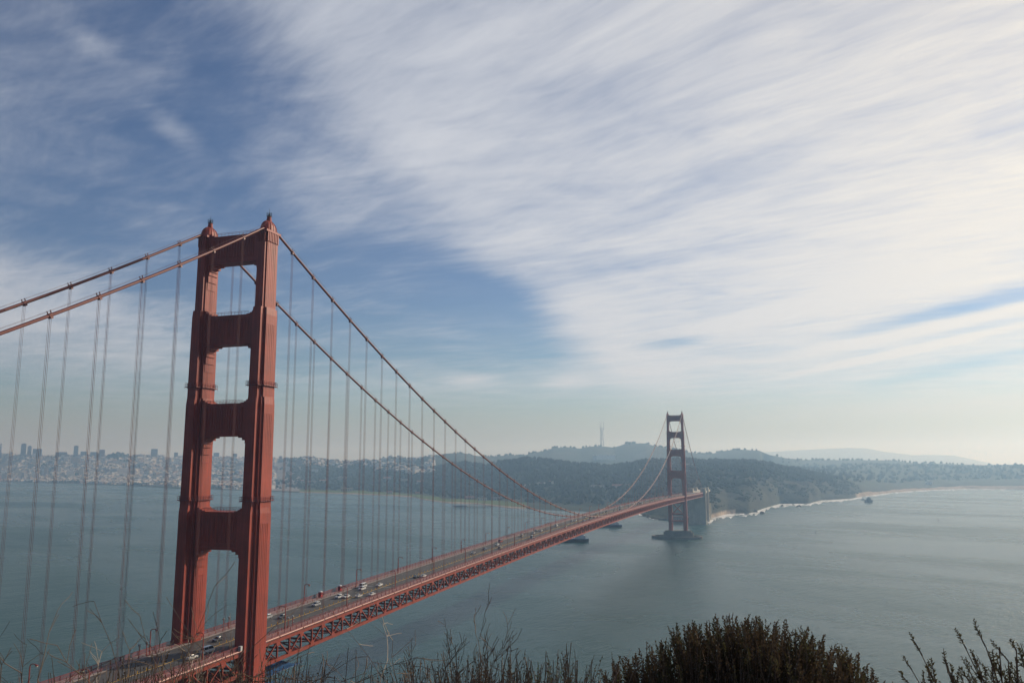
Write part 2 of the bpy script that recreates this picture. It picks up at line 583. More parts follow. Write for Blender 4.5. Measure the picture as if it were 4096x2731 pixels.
LEGX = 13.25
proto = {}
for ty in (0.0, SPAN):
    for s in (-1, 1):
        x0 = s * LEGX
        def mk(key, fn, name, mt, parent):
            if (key, s) not in proto:
                proto[(key, s)] = fn().mesh(name, mt)
            o = place(name, proto[(key, s)], parent)
            return o
        leg = mk('leg', lambda: leg_mesh(x0, s), 'tower_leg', M['orange'], bridge)
        leg.location = (0, ty, 0)
        mk('crown', lambda: crown_mesh(x0), 'saddle_housing', M['orange'], leg)
        mk('beacon', lambda: beacon_mesh(x0), 'beacon_cage', M['dark'], leg)
        mk('g1', lambda: gallery_mesh(x0, 125.2, SECT[1][2], SECT[1][3]), 'gallery', M['orange_dark'], leg)
        mk('g2', lambda: gallery_mesh(x0, 166.0, SECT[2][2], SECT[2][3]), 'gallery', M['orange_dark'], leg)
    for i, (zb, zt, hy) in enumerate(STRUTS):
        xa = LEGX - SECT[i][2][-1] * 0.9
        if ('strut', i) not in proto:
            proto[('strut', i)] = strut_mesh(zb, zt, hy, xa).mesh('portal_strut', M['orange'])
            proto[('hand', i)] = [handrail_mesh(zt + 0.35, xa - 2.6, hy, (q,)).mesh('handrail', M['orange_dark']) for q in (-1, 1)]
        st = place('portal_strut', proto[('strut', i)], bridge, (0, ty, 0))
        for q in proto[('hand', i)]:
            place('handrail', q, st)
    # cross bracing below the deck
    if 'xbr' not in proto:
        b = MB(); b.bar((-9.6, 0, 20), (9.6, 0, 42), 2.2, 1.6); proto['xbr'] = b.mesh('cross_brace', M['orange'])
        b = MB(); b.box(-9.6, 9.6, -2.2, 2.2, 42, 45); proto['hbr'] = b.mesh('brace_beam', M['orange'])
        b = MB(); b.box(-9.6, 9.6, -2.4, 2.4, 62, 66); proto['hbr2'] = b.mesh('brace_beam', M['orange'])
        b = MB(); b.box(-9.6, 9.6, -2.6, 2.6, 30, 32.6); proto['hbr3'] = b.mesh('brace_beam', M['orange'])
    for k in ('hbr', 'hbr2', 'hbr3'):
        place('brace_beam', proto[k], bridge, (0, ty, 0))
    for dz, mir in ((25, 1), (25, -1)):
        o = place('cross_brace', proto['xbr'], bridge, (0, ty, dz - 5 + (0.0 if mir > 0 else 0.0)))
        o.scale = (mir, 1, 0.88)
        o.location.z = 26.5
    # pier
    b = MB()
    b.lathe([(1.0, -4), (1.0, 9), (0.96, 10.5), (0.9, 11), (0.88, 14.2)], 0, 0, 28, 27, 12)
    pr = b.build('tower_pier', M['pier'], bridge, (0, ty, 0))
    b = MB()
    for k in range(44):
        t = 2 * math.pi * k / 44
        b.box(-0.5, 0.5, -0.5, 0.5, 0, 0) if False else None
    b.lathe([(1.0, 3.6), (1.0, 11.2), (0.985, 11.2), (0.985, 3.6)], 0, 0, 28, 27.15, 12.15)
    b.build('pier_band', M['pier'], pr)
# oval fender round the far pier
b = MB()
n = 56
ring_o = [(46 * math.cos(2 * math.pi * k / n), 26 * math.sin(2 * math.pi * k / n)) for k in range(n)]
ring_i = [(42 * math.cos(2 * math.pi * k / n), 22 * math.sin(2 * math.pi * k / n)) for k in range(n)]
b.rings([[(x, y, -4) for x, y in ring_o], [(x, y, 4.6) for x, y in ring_o], [(x, y, 4.6) for x, y in ring_i], [(x, y, -4) for x, y in ring_i]], cap=False)
b.build('fender_wall', M['pier'], bridge, (-3, SPAN, 0))

# ---- main cables with bands
Y0, Y1 = -SIDE, SPAN + SIDE
ks_main = list(range(1, 84))
susp_y = [-PANEL * k for k in range(1, 10)] + [PANEL * k for k in ks_main] + [SPAN + PANEL * k for k in range(1, 22)]
band_b = MB()
band_b.rings([[(0.58 * math.cos(t), y, 0.58 * math.sin(t)) for t in [-2 * math.pi * k / 10 for k in range(10)]] for y in (-0.6, 0.6)])
band_b.box(-0.5, 0.5, -0.4, 0.4, -0.85, 0.1)
band_b.box(-0.16, 0.16, -0.6, -0.5, 0.5, 1.3).box(-0.16, 0.16, 0.5, 0.6, 0.5, 1.3)
band_me = band_b.mesh('cable_band', M['orange_cable'])
rope_b = MB()
for sx in (-0.27, 0.27):
    for sy in (-0.22, 0.22):
        rope_b.tube([(sx, sy, 0), (sx, sy, 1)], 0.036, 5)
rope_me = rope_b.mesh('suspender', M['rope'])
sock_b = MB(); sock_b.box(-0.42, 0.42, -0.34, 0.34, -0.12, 0.12)
sock_me = sock_b.mesh('spreader', M['rope'])
for s in (-1, 1):
    ys = sorted(set([Y0 + (0 - Y0) * k / 40 for k in range(41)] + [SPAN * k / 168 for k in range(169)] + [SPAN + SIDE * k / 40 for k in range(41)]))
    b = MB()
    b.tube([(s * CX, y, cable_z(y)) for y in ys], 0.47, 8)
    for q in (-0.45, 0.45):                            # hand ropes above the cable
        b.tube([(s * CX + q, y, cable_z(y) + 1.25) for y in ys], 0.03, 3)
    cable = b.build('main_cable', M['orange_cable'], bridge, smooth=True)
    for y in susp_y:
        z = cable_z(y)
        sl = (cable_z(y + 1) - cable_z(y - 1)) / 2
        o = place('cable_band', band_me, cable, (s * CX, y, z))
        o.rotation_euler = (math.atan(sl), 0, 0)
        zd = deck_z(y) - 0.6
        L = z - 0.7 - zd
        if L > 1.0:
            place('suspender', rope_me, bridge, (s * CX, y, zd), scale=(1, 1, L))

# ---- stiffening truss: chords, posts, diagonals, gussets
ynodes = [k * PANEL / 2 for k in range(-24, int((SPAN + SIDE) / (PANEL / 2)) + 1)]
HT, HB = 1.55, 8.4            # chord centres below sidewalk level
def pieces(s):
    return 'near' if s > 0 else 'far'
post_me = MB().box(-0.32, 0.32, -0.24, 0.24, -HB + 0.7, -HT - 0.7).mesh('truss_post', M['orange_truss'])
gus_b = MB().prism_y([(-0.05, 0), (0.05, 0), (0.05, 1), (-0.05, 1)], 0, 0.001) if False else MB()
gus_b.add([(-0.46, -1.25, -HT - 0.5), (-0.46, 1.25, -HT - 0.5), (-0.46, 0.85, -HT - 2.0), (-0.46, -0.85, -HT - 2.0),
           (0.46, -1.25, -HT - 0.5), (0.46, 1.25, -HT - 0.5), (0.46, 0.85, -HT - 2.0), (0.46, -0.85, -HT - 2.0)],
          [(0, 1, 2, 3), (7, 6, 5, 4), (0, 4, 5, 1), (1, 5, 6, 2), (2, 6, 7, 3), (3, 7, 4, 0)])
gus_me = gus_b.mesh('gusset_plate', M['orange_truss'])
gus2_b = MB()
gus2_b.add([(-0.46, -1.2, -HB + 0.5), (-0.46, 1.2, -HB + 0.5), (-0.46, 0.7, -HB + 1.8), (-0.46, -0.7, -HB + 1.8),
            (0.46, -1.2, -HB + 0.5), (0.46, 1.2, -HB + 0.5), (0.46, 0.7, -HB + 1.8), (0.46, -0.7, -HB + 1.8)],
           [(3, 2, 1, 0), (4, 5, 6, 7), (1, 5, 4, 0), (2, 6, 5, 1), (3, 7, 6, 2), (0, 4, 7, 3)])
gus2_me = gus2_b.mesh('gusset_plate', M['orange_truss'])
diag_me = MB().bar((0, -PANEL / 4, -1), (0, PANEL / 4, 1), 0.62, 0.36).mesh('truss_diagonal', M['orange_truss'])
dz_half = (HB - HT) / 2
diag = {}
for sg in (-1, 1):
    bb = MB(); bb.bar((0, -PANEL / 4, -sg * (dz_half - 0.3)), (0, PANEL / 4, sg * (dz_half - 0.3)), 0.60, 0.42)
    diag[sg] = bb.mesh('truss_diagonal', M['orange_truss'])
for s in (-1, 1):
    top, bot, cap_ = MB(), MB(), MB()
    rest = MB()
    for i in range(len(ynodes) - 1):
        ya, yb = ynodes[i], ynodes[i + 1]
        za, zb = deck_z(ya), deck_z(yb)
        top.bar((s * CX, ya, za - HT), (s * CX, yb, zb - HT), 0.8, 1.3)
        bot.bar((s * CX, ya, za - HB), (s * CX, yb, zb - HB), 0.8, 1.2)
        ym, zm = (ya + yb) / 2, (za + zb) / 2
        up = 1 if (round(ya / (PANEL / 2)) % 2) else -1
        if s > 0 and -100 < ya < 1200:
            o = place('truss_diagonal', diag[up], bridge, (s * CX, ym, zm - (HT + HB) / 2))
            place('truss_post', post_me, bridge, (s * CX, ya, za))
            place('gusset_plate', gus_me if up < 0 else gus2_me, bridge, (s * CX, ya, za))
        else:
            rest.bar((s * CX, ya, za - (HB - 0.4 if up > 0 else HT + 0.4)), (s * CX, yb, zb - (HT + 0.4 if up > 0 else HB - 0.4)), 0.6, 0.42)
            rest.box(s * CX - 0.32, s * CX + 0.32, ya - 0.24, ya + 0.24, za - HB + 0.6, za - HT - 0.6)
    top.build('top_chord', M['orange_truss'], bridge)
    bot.build('bottom_chord', M['orange_truss'], bridge)
    tag(rest.build('truss_web', M['orange_truss'], bridge), kind='stuff')
# floor beams and lower lateral bracing under the roadway
fb = MB()
for i, y in enumerate(ynodes):
    z = deck_z(y)
    fb.box(-CX + 0.45, CX - 0.45, y - 0.35, y + 0.35, z - 3.0, z - 1.0)
    if i % 2 == 0:
        fb.box(-CX + 0.45, CX - 0.45, y - 0.3, y + 0.3, z - HB - 0.35, z - HB + 0.35)
        if i + 2 < len(ynodes):
            z2 = deck_z(ynodes[i + 2])
            fb.bar((-CX + 0.4, y, z - HB), (CX - 0.4, ynodes[i + 2], z2 - HB), 0.6, 0.4)
            fb.bar((CX - 0.4, y, z - HB - 0.01), (-CX + 0.4, ynodes[i + 2], z2 - HB - 0.01), 0.6, 0.4)
        for s in (-1, 1):                               # sway frames
            fb.bar((s * (CX - 0.5), y, z - HB + 0.5), (s * 5.0, y, z - 3.0), 0.35, 0.35)
    if i + 1 < len(ynodes):
        y2 = ynodes[i + 1]; z2 = deck_z(y2)
        for x in (-9, -4.5, 0, 4.5, 9):
            fb.bar((x, y, z - 1.4), (x, y2, z2 - 1.4), 0.3, 0.7)
tag(fb.build('floor_framing', M['orange_truss'], bridge), kind='stuff')

# ---- deck
ROADW, WALKW = 9.9, 14.25
ysd = [q for q in ynodes]
def strip(x0, x1, dz0, dz1, ys=ysd):
    b = MB(); rs = []
    for y in ys:
        z = deck_z(y)
        rs.append([(x0, y, z + dz0), (x0, y, z + dz1), (x1, y, z + dz1), (x1, y, z + dz0)])
    return b.rings(rs)
road = strip(-ROADW, ROADW, -0.95, -0.22).build('roadway', M['asphalt'], bridge)
for s in (-1, 1):
    a, c = sorted((s * (ROADW + 0.003), s * WALKW))
    wk = strip(a, c, -0.9, 0.0).build('sidewalk', M['walk'], bridge)
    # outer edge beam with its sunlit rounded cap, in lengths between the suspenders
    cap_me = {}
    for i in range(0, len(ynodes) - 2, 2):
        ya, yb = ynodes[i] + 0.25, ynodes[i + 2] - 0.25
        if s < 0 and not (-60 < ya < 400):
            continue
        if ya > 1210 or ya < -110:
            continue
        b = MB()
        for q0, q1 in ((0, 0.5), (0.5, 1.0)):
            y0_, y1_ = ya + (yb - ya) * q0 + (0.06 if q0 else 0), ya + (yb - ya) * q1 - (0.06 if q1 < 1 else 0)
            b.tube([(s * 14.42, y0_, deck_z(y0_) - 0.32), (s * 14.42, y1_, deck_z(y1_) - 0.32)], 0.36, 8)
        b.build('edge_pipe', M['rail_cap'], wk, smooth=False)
    # outer railing
    rl = MB()
    for i in range(len(ynodes) - 1):
        ya, yb = ynodes[i], ynodes[i + 1]
        za, zb = deck_z(ya), deck_z(yb)
        for h, w_, t_ in ((1.38, 0.16, 0.14), (0.12, 0.12, 0.10)):
            rl.bar((s * 14.0, ya, za + h), (s * 14.0, yb, zb + h), w_, t_)
        rl.box(s * 14.0 - 0.11, s * 14.0 + 0.11, ya - 0.11, ya + 0.11, za, za + 1.5)
        rl.box(s * 14.0 - 0.10, s * 14.0 + 0.10, (ya + yb) / 2 - 0.1, (ya + yb) / 2 + 0.1, (za + zb) / 2, (za + zb) / 2 + 1.45)
        n = 24 if -70 < ya < 330 else 12
        wpk = 0.15 if n == 24 else 0.32
        for k in range(n):
            y = ya + (k + 0.5) * (yb - ya) / n
            z = za + (zb - za) * (k + 0.5) / n
            rl.add([(s * 14.0, y - wpk / 2, z + 0.15), (s * 14.0, y + wpk / 2, z + 0.15), (s * 14.0, y + wpk / 2, z + 1.34), (s * 14.0, y - wpk / 2, z + 1.34)], [(0, 1, 2, 3)])
    rl.build('railing', M['orange_dark'], wk)
    # inner traffic rail between walk and roadway
    tr = MB()
    for i in range(len(ynodes) - 1):
        ya, yb = ynodes[i], ynodes[i + 1]
        za, zb = deck_z(ya), deck_z(yb)
        for h in (0.45, 0.85):
            tr.bar((s * (ROADW + 0.35), ya, za + h), (s * (ROADW + 0.35), yb, zb + h), 0.09, 0.10)
        for y, z in ((ya, za), ((ya + yb) / 2, (za + zb) / 2)):
            tr.box(s * (ROADW + 0.35) - 0.08, s * (ROADW + 0.35) + 0.08, y - 0.08, y + 0.08, z, z + 0.95)
    tr.build('traffic_rail', M['orange_dark'], wk)
    kb = strip(*sorted((s * ROADW, s * (ROADW - 0.25))), -0.216, 0.03)
    kb.build('kerb', M['walk'], wk)
MEDX = 1.7
mk = MB()
y = -150.0
while y < SPAN + 200:
    for x in (-7.0, -3.9, 4.9):
        if y < 420:
            z0, z1 = deck_z(y) - 0.214, deck_z(y + 2.0) - 0.214
            mk.add([(x - 0.07, y, z0), (x + 0.07, y, z0), (x + 0.07, y + 2.0, z1), (x - 0.07, y + 2.0, z1)], [(0, 1, 2, 3)])
    y += 11.0
tag(mk.build('lane_marking', M['white_line'], road), kind='stuff')
yl = strip(MEDX - 0.17, MEDX + 0.17, -0.212, -0.205, [q for q in ynodes if q > -150])
yl.build('centre_line', M['yellow'], road)
mk = MB()
y = -150.0
while y < SPAN + 100:
    z = deck_z(y) - 0.2
    mk.tube([(MEDX, y, z), (MEDX, y, z + 0.8)], 0.14 if y < 500 else 0.18, 5)
    y += 3.8 if y < 600 else 7.6
tag(mk.build('tube_marker', M['yellow'], road), kind='stuff')
# steel joint combs across the roadway
for y in (120 * 1.0, 350.0, 560.0):
    z = deck_z(y) - 0.212
    MB().box(-ROADW + 0.3, ROADW - 0.3, y - 0.25, y + 0.25, z, z + 0.012).build('expansion_joint', M['galv'], road)

# ---- concrete pylons at the far end of the suspended deck
def pylon(y0, depth, top_z, half, shaft, name='anchor_pylon'):
    b = MB()
    for s in (-1, 1):
        xa, xb = sorted((s * half, s * (half - shaft)))
        b.box(xa, xb, y0, y0 + depth, -3, top_z)
        b.box(xa - 0.6, xb + 0.6, y0 - 0.6, y0 + depth + 0.6, -3.2, 8)
        for k in (0.28, 0.72):
            x = xa + (xb - xa) * k
            b.box(x - 0.5, x + 0.5, y0 - 0.35, y0 - 0.003, 10, top_z - 4)
            yk = y0 + depth * k
            xs = xb if s > 0 else xa
            b.box(xs + 0.003, xs + 0.35, yk - 0.5, yk + 0.5, 10, top_z - 4) if s > 0 else b.box(xs - 0.35, xs - 0.003, yk - 0.5, yk + 0.5, 10, top_z - 4)
    b.box(-half + shaft - 0.5, half - shaft + 0.5, y0 + 2.2, y0 + depth - 2.2, -3, 62)
    b.box(-half + shaft - 0.4, half - shaft + 0.4, y0 + 1.2, y0 + depth - 1.3, 54, 63)
    return b.build(name, M['concrete'], bridge)
pylon(SPAN + SIDE, 13, 79, 19, 11)
pylon(SPAN + SIDE + 96, 12, 78, 17, 8)
b = MB()
for s in (-1, 1):
    b.box(*sorted((s * 10.0, s * 16.5)), SPAN + SIDE + 122, SPAN + SIDE + 129, -2, 38)
b.box(-9.8, 9.8, SPAN + SIDE + 123.5, SPAN + SIDE + 127, 28, 37.5)
b.build('approach_pier', M['concrete_pale'], bridge)
b = MB()
for s in (-1, 1):
    b.box(*sorted((s * 10.0, s * 16.5)), SPAN + SIDE + 150, SPAN + SIDE + 157, -2, 40)
b.box(-9.8, 9.8, SPAN + SIDE + 151.5, SPAN + SIDE + 155, 28, 39.5)
b.build('approach_pier', M['concrete_pale'], bridge)
# steel arch over the old fort and the approach viaduct
b = MB()
ya, yb = SPAN + SIDE + 13, SPAN + SIDE + 96
for s in (-1, 1):
    pts = [(s * 11, ya + (yb - ya) * k / 16, 20 + 38 * math.sin(math.pi * k / 16)) for k in range(17)]
    for k in range(16):
        b.bar(pts[k], pts[k + 1], 1.2, 2.2)
        b.bar(pts[k], (pts[k][0], pts[k][1], 66), 0.5, 0.5)
b.build('fort_arch', M['orange'], bridge)
b = MB()
b.box(-14, 14, SPAN + SIDE - 0.5, SPAN + SIDE + 178, 66.5, 69.9)
b.box(-14.2, -13.9, SPAN + SIDE - 0.4, SPAN + SIDE + 178, 69.9, 71.3)
b.box(13.9, 14.2, SPAN + SIDE - 0.4, SPAN + SIDE + 178, 69.9, 71.3)
b.build('approach_viaduct', M['concrete'], bridge)

# ------------------------------------------------------------------ water
def water_material():
    m_ = bpy.data.materials.new('sea_water')
    m_.use_nodes = True
    t = NT(m_.node_tree)
    b = m_.node_tree.nodes['Principled BSDF']
    co = t.node('ShaderNodeTexCoord').outputs['Object']
    rot = t.mapping(co, rot=(0, 0, R(24)))
    big = t.noise(t.v('MULTIPLY', rot, (0.0016, 0.0042, 1)), 1.0, 4, 0.6, 0.4)
    silt = t.noise(t.v('MULTIPLY', co, (0.0011, 0.0007, 1)), 1.0, 3, 0.5)
    c = t.mix(t.smooth(silt, 0.3, 0.7), (0.007, 0.050, 0.052), (0.030, 0.074, 0.066))
    # dark bridge reflection painted into the water colour from the far pier, less ruffled
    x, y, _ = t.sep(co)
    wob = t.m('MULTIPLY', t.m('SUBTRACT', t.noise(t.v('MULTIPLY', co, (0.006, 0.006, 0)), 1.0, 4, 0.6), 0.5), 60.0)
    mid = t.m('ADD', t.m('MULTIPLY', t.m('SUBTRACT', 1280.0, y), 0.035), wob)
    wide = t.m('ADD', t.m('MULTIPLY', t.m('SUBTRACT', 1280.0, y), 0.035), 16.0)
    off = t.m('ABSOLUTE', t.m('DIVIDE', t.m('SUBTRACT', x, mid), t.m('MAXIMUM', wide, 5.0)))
    bridge_refl = t.m('MULTIPLY', t.smooth(off, 0.2, 1.6, 1.0, 0.0), t.m('MULTIPLY', t.smooth(y, 250.0, 700.0), t.smooth(y, 1330.0, 1270.0)))
    c = t.mix(t.m('MULTIPLY', bridge_refl, 0.9), c, (0.006, 0.030, 0.026))
    t.put(b.inputs['Base Color'], c)
    b.inputs['IOR'].default_value = 1.33
    rough = t.smooth(big, 0.35, 0.68, 0.20, 0.34)
    t.put(b.inputs['Roughness'], t.m('SUBTRACT', rough, t.m('MULTIPLY', bridge_refl, 0.08)))
    t.put(b.inputs['Specular IOR Level'], t.m('SUBTRACT', 0.32, t.m('MULTIPLY', bridge_refl, 0.2)))
    w1 = t.noise(t.v('MULTIPLY', rot, (0.16, 0.055, 1)), 1.0, 5, 0.62, 0.3)
    w2 = t.noise(t.v('MULTIPLY', rot, (0.9, 0.42, 1)), 1.0, 3, 0.6, 0.2)
    w3 = t.noise(t.v('MULTIPLY', rot, (0.03, 0.011, 1)), 1.0, 3, 0.5)
    h = total_t(t, (1.5, w1), (0.28, w2), (2.2, w3))
    bn = t.node('ShaderNodeBump')
    bn.inputs['Strength'].default_value = 1.0
    bn.inputs['Distance'].default_value = 0.85
    t.put(bn.inputs['Height'], h)
    t.put(b.inputs['Normal'], bn.outputs[0])
    return m_


def total_t(t, *terms):
    s = None
    for k, q in terms:
        q = t.m('MULTIPLY', q, k)
        s = q if s is None else t.m('ADD', s, q)
    return s


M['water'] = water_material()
WR = 18000.0
wb = MB()
wb.add([(WR * math.cos(2 * math.pi * k / 64), WR * math.sin(2 * math.pi * k / 64), 0.0) for k in range(64)], [tuple(range(64))])
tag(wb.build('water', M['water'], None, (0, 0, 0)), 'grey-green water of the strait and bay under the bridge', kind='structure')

# ------------------------------------------------------------------ far shore: one terrain sheet from a survey of shoreline and ridges
# (bearing in degrees west of the bridge axis, distance from the headland in metres[, height])
COAST = [(-70, 8600), (-58, 8000), (-50.5, 7162), (-47.81, 6350), (-45.37, 5835), (-43.69, 5405), (-40.84, 4744), (-34.8, 4047), (-31.05, 3747), (-28.06, 3533), (-25.51, 3282), (-24.57, 3020), (-23.03, 2793), (-20.97, 2719), (-19.92, 2595), (-18.9, 2495), (-16.83, 2416), (-14.25, 2346), (-11.76, 2273), (-9.77, 2228), (-8.86, 2045), (-8.02, 2002), (-6.63, 1961), (-5.48, 1977), (-4.88, 2111), (-3.93, 2268), (-2.47, 2315), (-2.0, 2436), (-0.55, 2836), (1.3, 2898), (1.98, 3129), (3.8, 3309), (4.62, 3537), (6.38, 4031), (8.07, 4393), (10.11, 4662), (13.4, 4719), (20, 4700), (34, 5200)]
MID = [(-70, 9400, 190), (-58, 9000, 200), (-50.63, 8300, 214), (-48.32, 8122, 186), (-47.11, 8032, 185), (-44.66, 7854, 197), (-41.19, 7616, 179), (-37.89, 7133, 173), (-34.88, 6692, 163), (-32.62, 6368, 172), (-32.17, 6305, 170), (-31.37, 6188, 149), (-30.13, 5892, 143), (-28.37, 5476, 140), (-25.64, 4840, 113), (-24.6, 4600, 102), (-22.8, 4418, 128), (-21.7, 4308, 136), (-20.45, 4184, 119), (-19.51, 4089, 136), (-17.84, 3923, 149), (-15.76, 3858, 143), (-14.21, 3822, 130), (-13.09, 3796, 131), (-11.69, 3764, 118), (-10.26, 3731, 130), (-8.97, 3701, 142), (-6.57, 3672, 146), (-5.87, 3664, 144), (-5.42, 3658, 135), (-4.74, 3650, 142), (-3.75, 3638, 135), (-3.05, 3629, 138), (-1.85, 3615, 134), (-0.9, 3603, 122), (-0.22, 3610, 107), (0.94, 3635, 91), (1.85, 3655, 80), (3.88, 3800, 62), (5.2, 4150, 45), (6.4, 4550, 36), (8.08, 4900, 36), (10.11, 5150, 44), (13.41, 5200, 50), (34, 5700, 60)]
FAR = [(-70, 10500, 150), (-50.59, 9700, 149), (-40.94, 9500, 147), (-31.41, 9500, 144), (-28.37, 9500, 140), (-27.6, 9253, 165), (-26.68, 8740, 192), (-25.76, 8236, 162), (-25.3, 7980, 159), (-24.52, 7615, 187), (-23.17, 7849, 217), (-22.02, 8047, 224), (-21.03, 8215, 195), (-19.9, 8410, 191), (-18.74, 8608, 213), (-17.84, 8761, 198), (-17.32, 8817, 225), (-16.28, 8876, 255), (-15.54, 8918, 293), (-14.72, 8965, 297), (-13.78, 9019, 278), (-13.15, 9055, 300), (-12.4, 9098, 306), (-11.41, 9155, 289), (-10.54, 9192, 340), (-9.25, 9080, 334), (-8.56, 9018, 302), (-7.95, 8964, 281), (-6.46, 8831, 233), (-5.46, 8741, 214), (-4.72, 8675, 215), (-3.98, 8608, 241), (-2.58, 8333, 249), (-1.68, 8147, 243), (-0.97, 7997, 202), (-0.14, 7820, 169), (0.75, 7630, 150), (2.36, 7410, 147), (3.95, 7200, 146), (6.71, 6970, 141), (7.77, 6945, 120), (10.22, 6885, 114), (11.41, 6855, 103), (12.45, 6828, 105), (12.95, 6815, 109), (13.51, 6800, 97), (34, 7000, 80)]
FARK = [(-70, 1.0), (-29, 1.0), (-28, 0.74), (-1, 0.74), (3.5, 1.0), (34, 1.0)]
FAR = [(a_, r_ * float(np.interp(a_, [q[0] for q in FARK], [q[1] for q in FARK])), 139 + (z_ - 139) * float(np.interp(a_, [q[0] for q in FARK], [q[1] for q in FARK]))) for a_, r_, z_ in FAR]
RICH = [(-70, 0), (-1.5, 0), (-0.22, 92), (1.87, 96), (3.87, 108), (5.41, 108), (8.26, 102), (10.2, 97), (11.64, 94), (12.45, 102), (13.51, 93), (34, 90)]
GAM = [(-70, 1.7), (-40, 1.7), (-31, 1.5), (-22, 1.35), (-16, 1.2), (-9, 0.9), (-6, 0.55), (-2, 0.45), (3, 0.5), (6, 0.7), (34, 0.7)]
FLAT = [(-70, 0.12), (-40, 0.14), (-31, 0.2), (-22, 0.2), (-16, 0.12), (-9, 0.03), (-6, 0.0), (34, 0.0)]
OX, OY = 192.3, -248.7


def tab(t, j, a):
    return np.interp(a, [q[0] for q in t], [q[j] for q in t])


def land_profile(A, Rr):
    """Ground height for arrays of bearing (degrees) and distance (m)."""
    r0, rm, zm, rf, zf = tab(COAST, 1, A), tab(MID, 1, A), tab(MID, 2, A), tab(FAR, 1, A), tab(FAR, 2, A)
    rr, g, fl = tab(RICH, 1, A), tab(GAM, 1, A), tab(FLAT, 1, A)
    t = (Rr - r0) / (rm - r0)
    tt = np.clip((t - fl) / (1 - fl), 0, 1)
    z1 = zm * tt ** g
    z1 = np.where(t < 0, -3.0, np.maximum(z1, np.clip((Rr - r0) * 0.08, 0, 3.5)))
    # beyond the first ridge: down into a valley and up to the far ridge
    rv = np.where(rr > 1, 5900.0, (rm + rf) / 2)
    zv = np.where(rr > 1, rr, 0.62 * np.minimum(zm, zf))
    u = np.clip((Rr - rm) / np.maximum(rv - rm, 50), 0, 1)
    v = np.clip((Rr - rv) / np.maximum(rf - rv, 50), 0, 1)
    sm = lambda q: q * q * (3 - 2 * q)
    z2 = zm + (zv - zm) * sm(u) + np.where(Rr > rv, (zf - zv) * sm(v), 0)
    z3 = zf * np.clip(1 - (Rr - rf) / 3000.0, 0.05, 1)
    return np.where(Rr < rm, z1, np.where(Rr < rf, z2, z3)), t


NA, NR = 560, 190
az_g = np.concatenate([np.linspace(-66, -53, 30, endpoint=False), np.linspace(-53, 17, NA - 50, endpoint=False), np.linspace(17, 32, 20)])
tr_g = np.concatenate([np.linspace(-0.03, 0.10, 24, endpoint=False), np.linspace(0.10, 1.0, 86, endpoint=False), np.linspace(1.0, 2.0, NR - 110)])
Ag, Tg = np.meshgrid(az_g, tr_g, indexing='ij')
r0g, rmg, rfg = tab(COAST, 1, Ag), tab(MID, 1, Ag), tab(FAR, 1, Ag)
Rg = np.where(Tg < 1, r0g + (rmg - r0g) * Tg, rmg + (rfg * 1.18 - rmg) * (Tg - 1))
Xg = OX + Rg * np.sin(np.radians(Ag)); Yg = OY + Rg * np.cos(np.radians(Ag))
Zg, tg = land_profile(Ag, Rg)
nz = np.empty(Zg.shape); nz2 = np.empty(Zg.shape)
for i in range(Zg.shape[0]):
    for j in range(Zg.shape[1]):
        x, y = Xg[i, j], Yg[i, j]
        nz[i, j] = mnoise.fractal(Vector((x / 420, y / 420, 3.1)), 0.9, 2.0, 4)
        nz2[i, j] = mnoise.fractal(Vector((x / 95, y / 95, 8.7)), 0.9, 2.0, 3)
amp = np.clip(tg * 5, 0, 1)
gully = np.exp(-((Ag - 0.0) / 4.0) ** 2) * np.clip(tg * 12, 0, 1) * np.clip((0.75 - tg) * 3, 0, 1)
Zg = Zg + np.where(tg > 0, amp * (nz * 7 + nz2 * 3) + gully * (nz2 * 15 + nz * 12), 0)
Zg = np.where(tg > 0.004, np.maximum(Zg, 0.6), Zg)


def ground(a, r):
    """Height of the finished terrain sheet (bilinear)."""
    t = (r - np.interp(a, [q[0] for q in COAST], [q[1] for q in COAST])) / 1.0
    r0, rm, rf = float(tab(COAST, 1, a)), float(tab(MID, 1, a)), float(tab(FAR, 1, a)) * 1.18
    T = (r - r0) / (rm - r0) if r < rm else 1 + (r - rm) / (rf - rm)
    i = min(max(int(np.searchsorted(az_g, a)) - 1, 0), len(az_g) - 2)
    j = min(max(int(np.searchsorted(tr_g, T)) - 1, 0), len(tr_g) - 2)
    fa = min(max((a - az_g[i]) / (az_g[i + 1] - az_g[i]), 0), 1); ft = min(max((T - tr_g[j]) / (tr_g[j + 1] - tr_g[j]), 0), 1)
    z = (Zg[i, j] * (1 - fa) * (1 - ft) + Zg[i + 1, j] * fa * (1 - ft) + Zg[i, j + 1] * (1 - fa) * ft + Zg[i + 1, j + 1] * fa * ft)
    return float(z), T


def pos(a, r):
    return OX + r * math.sin(R(a)), OY + r * math.cos(R(a))


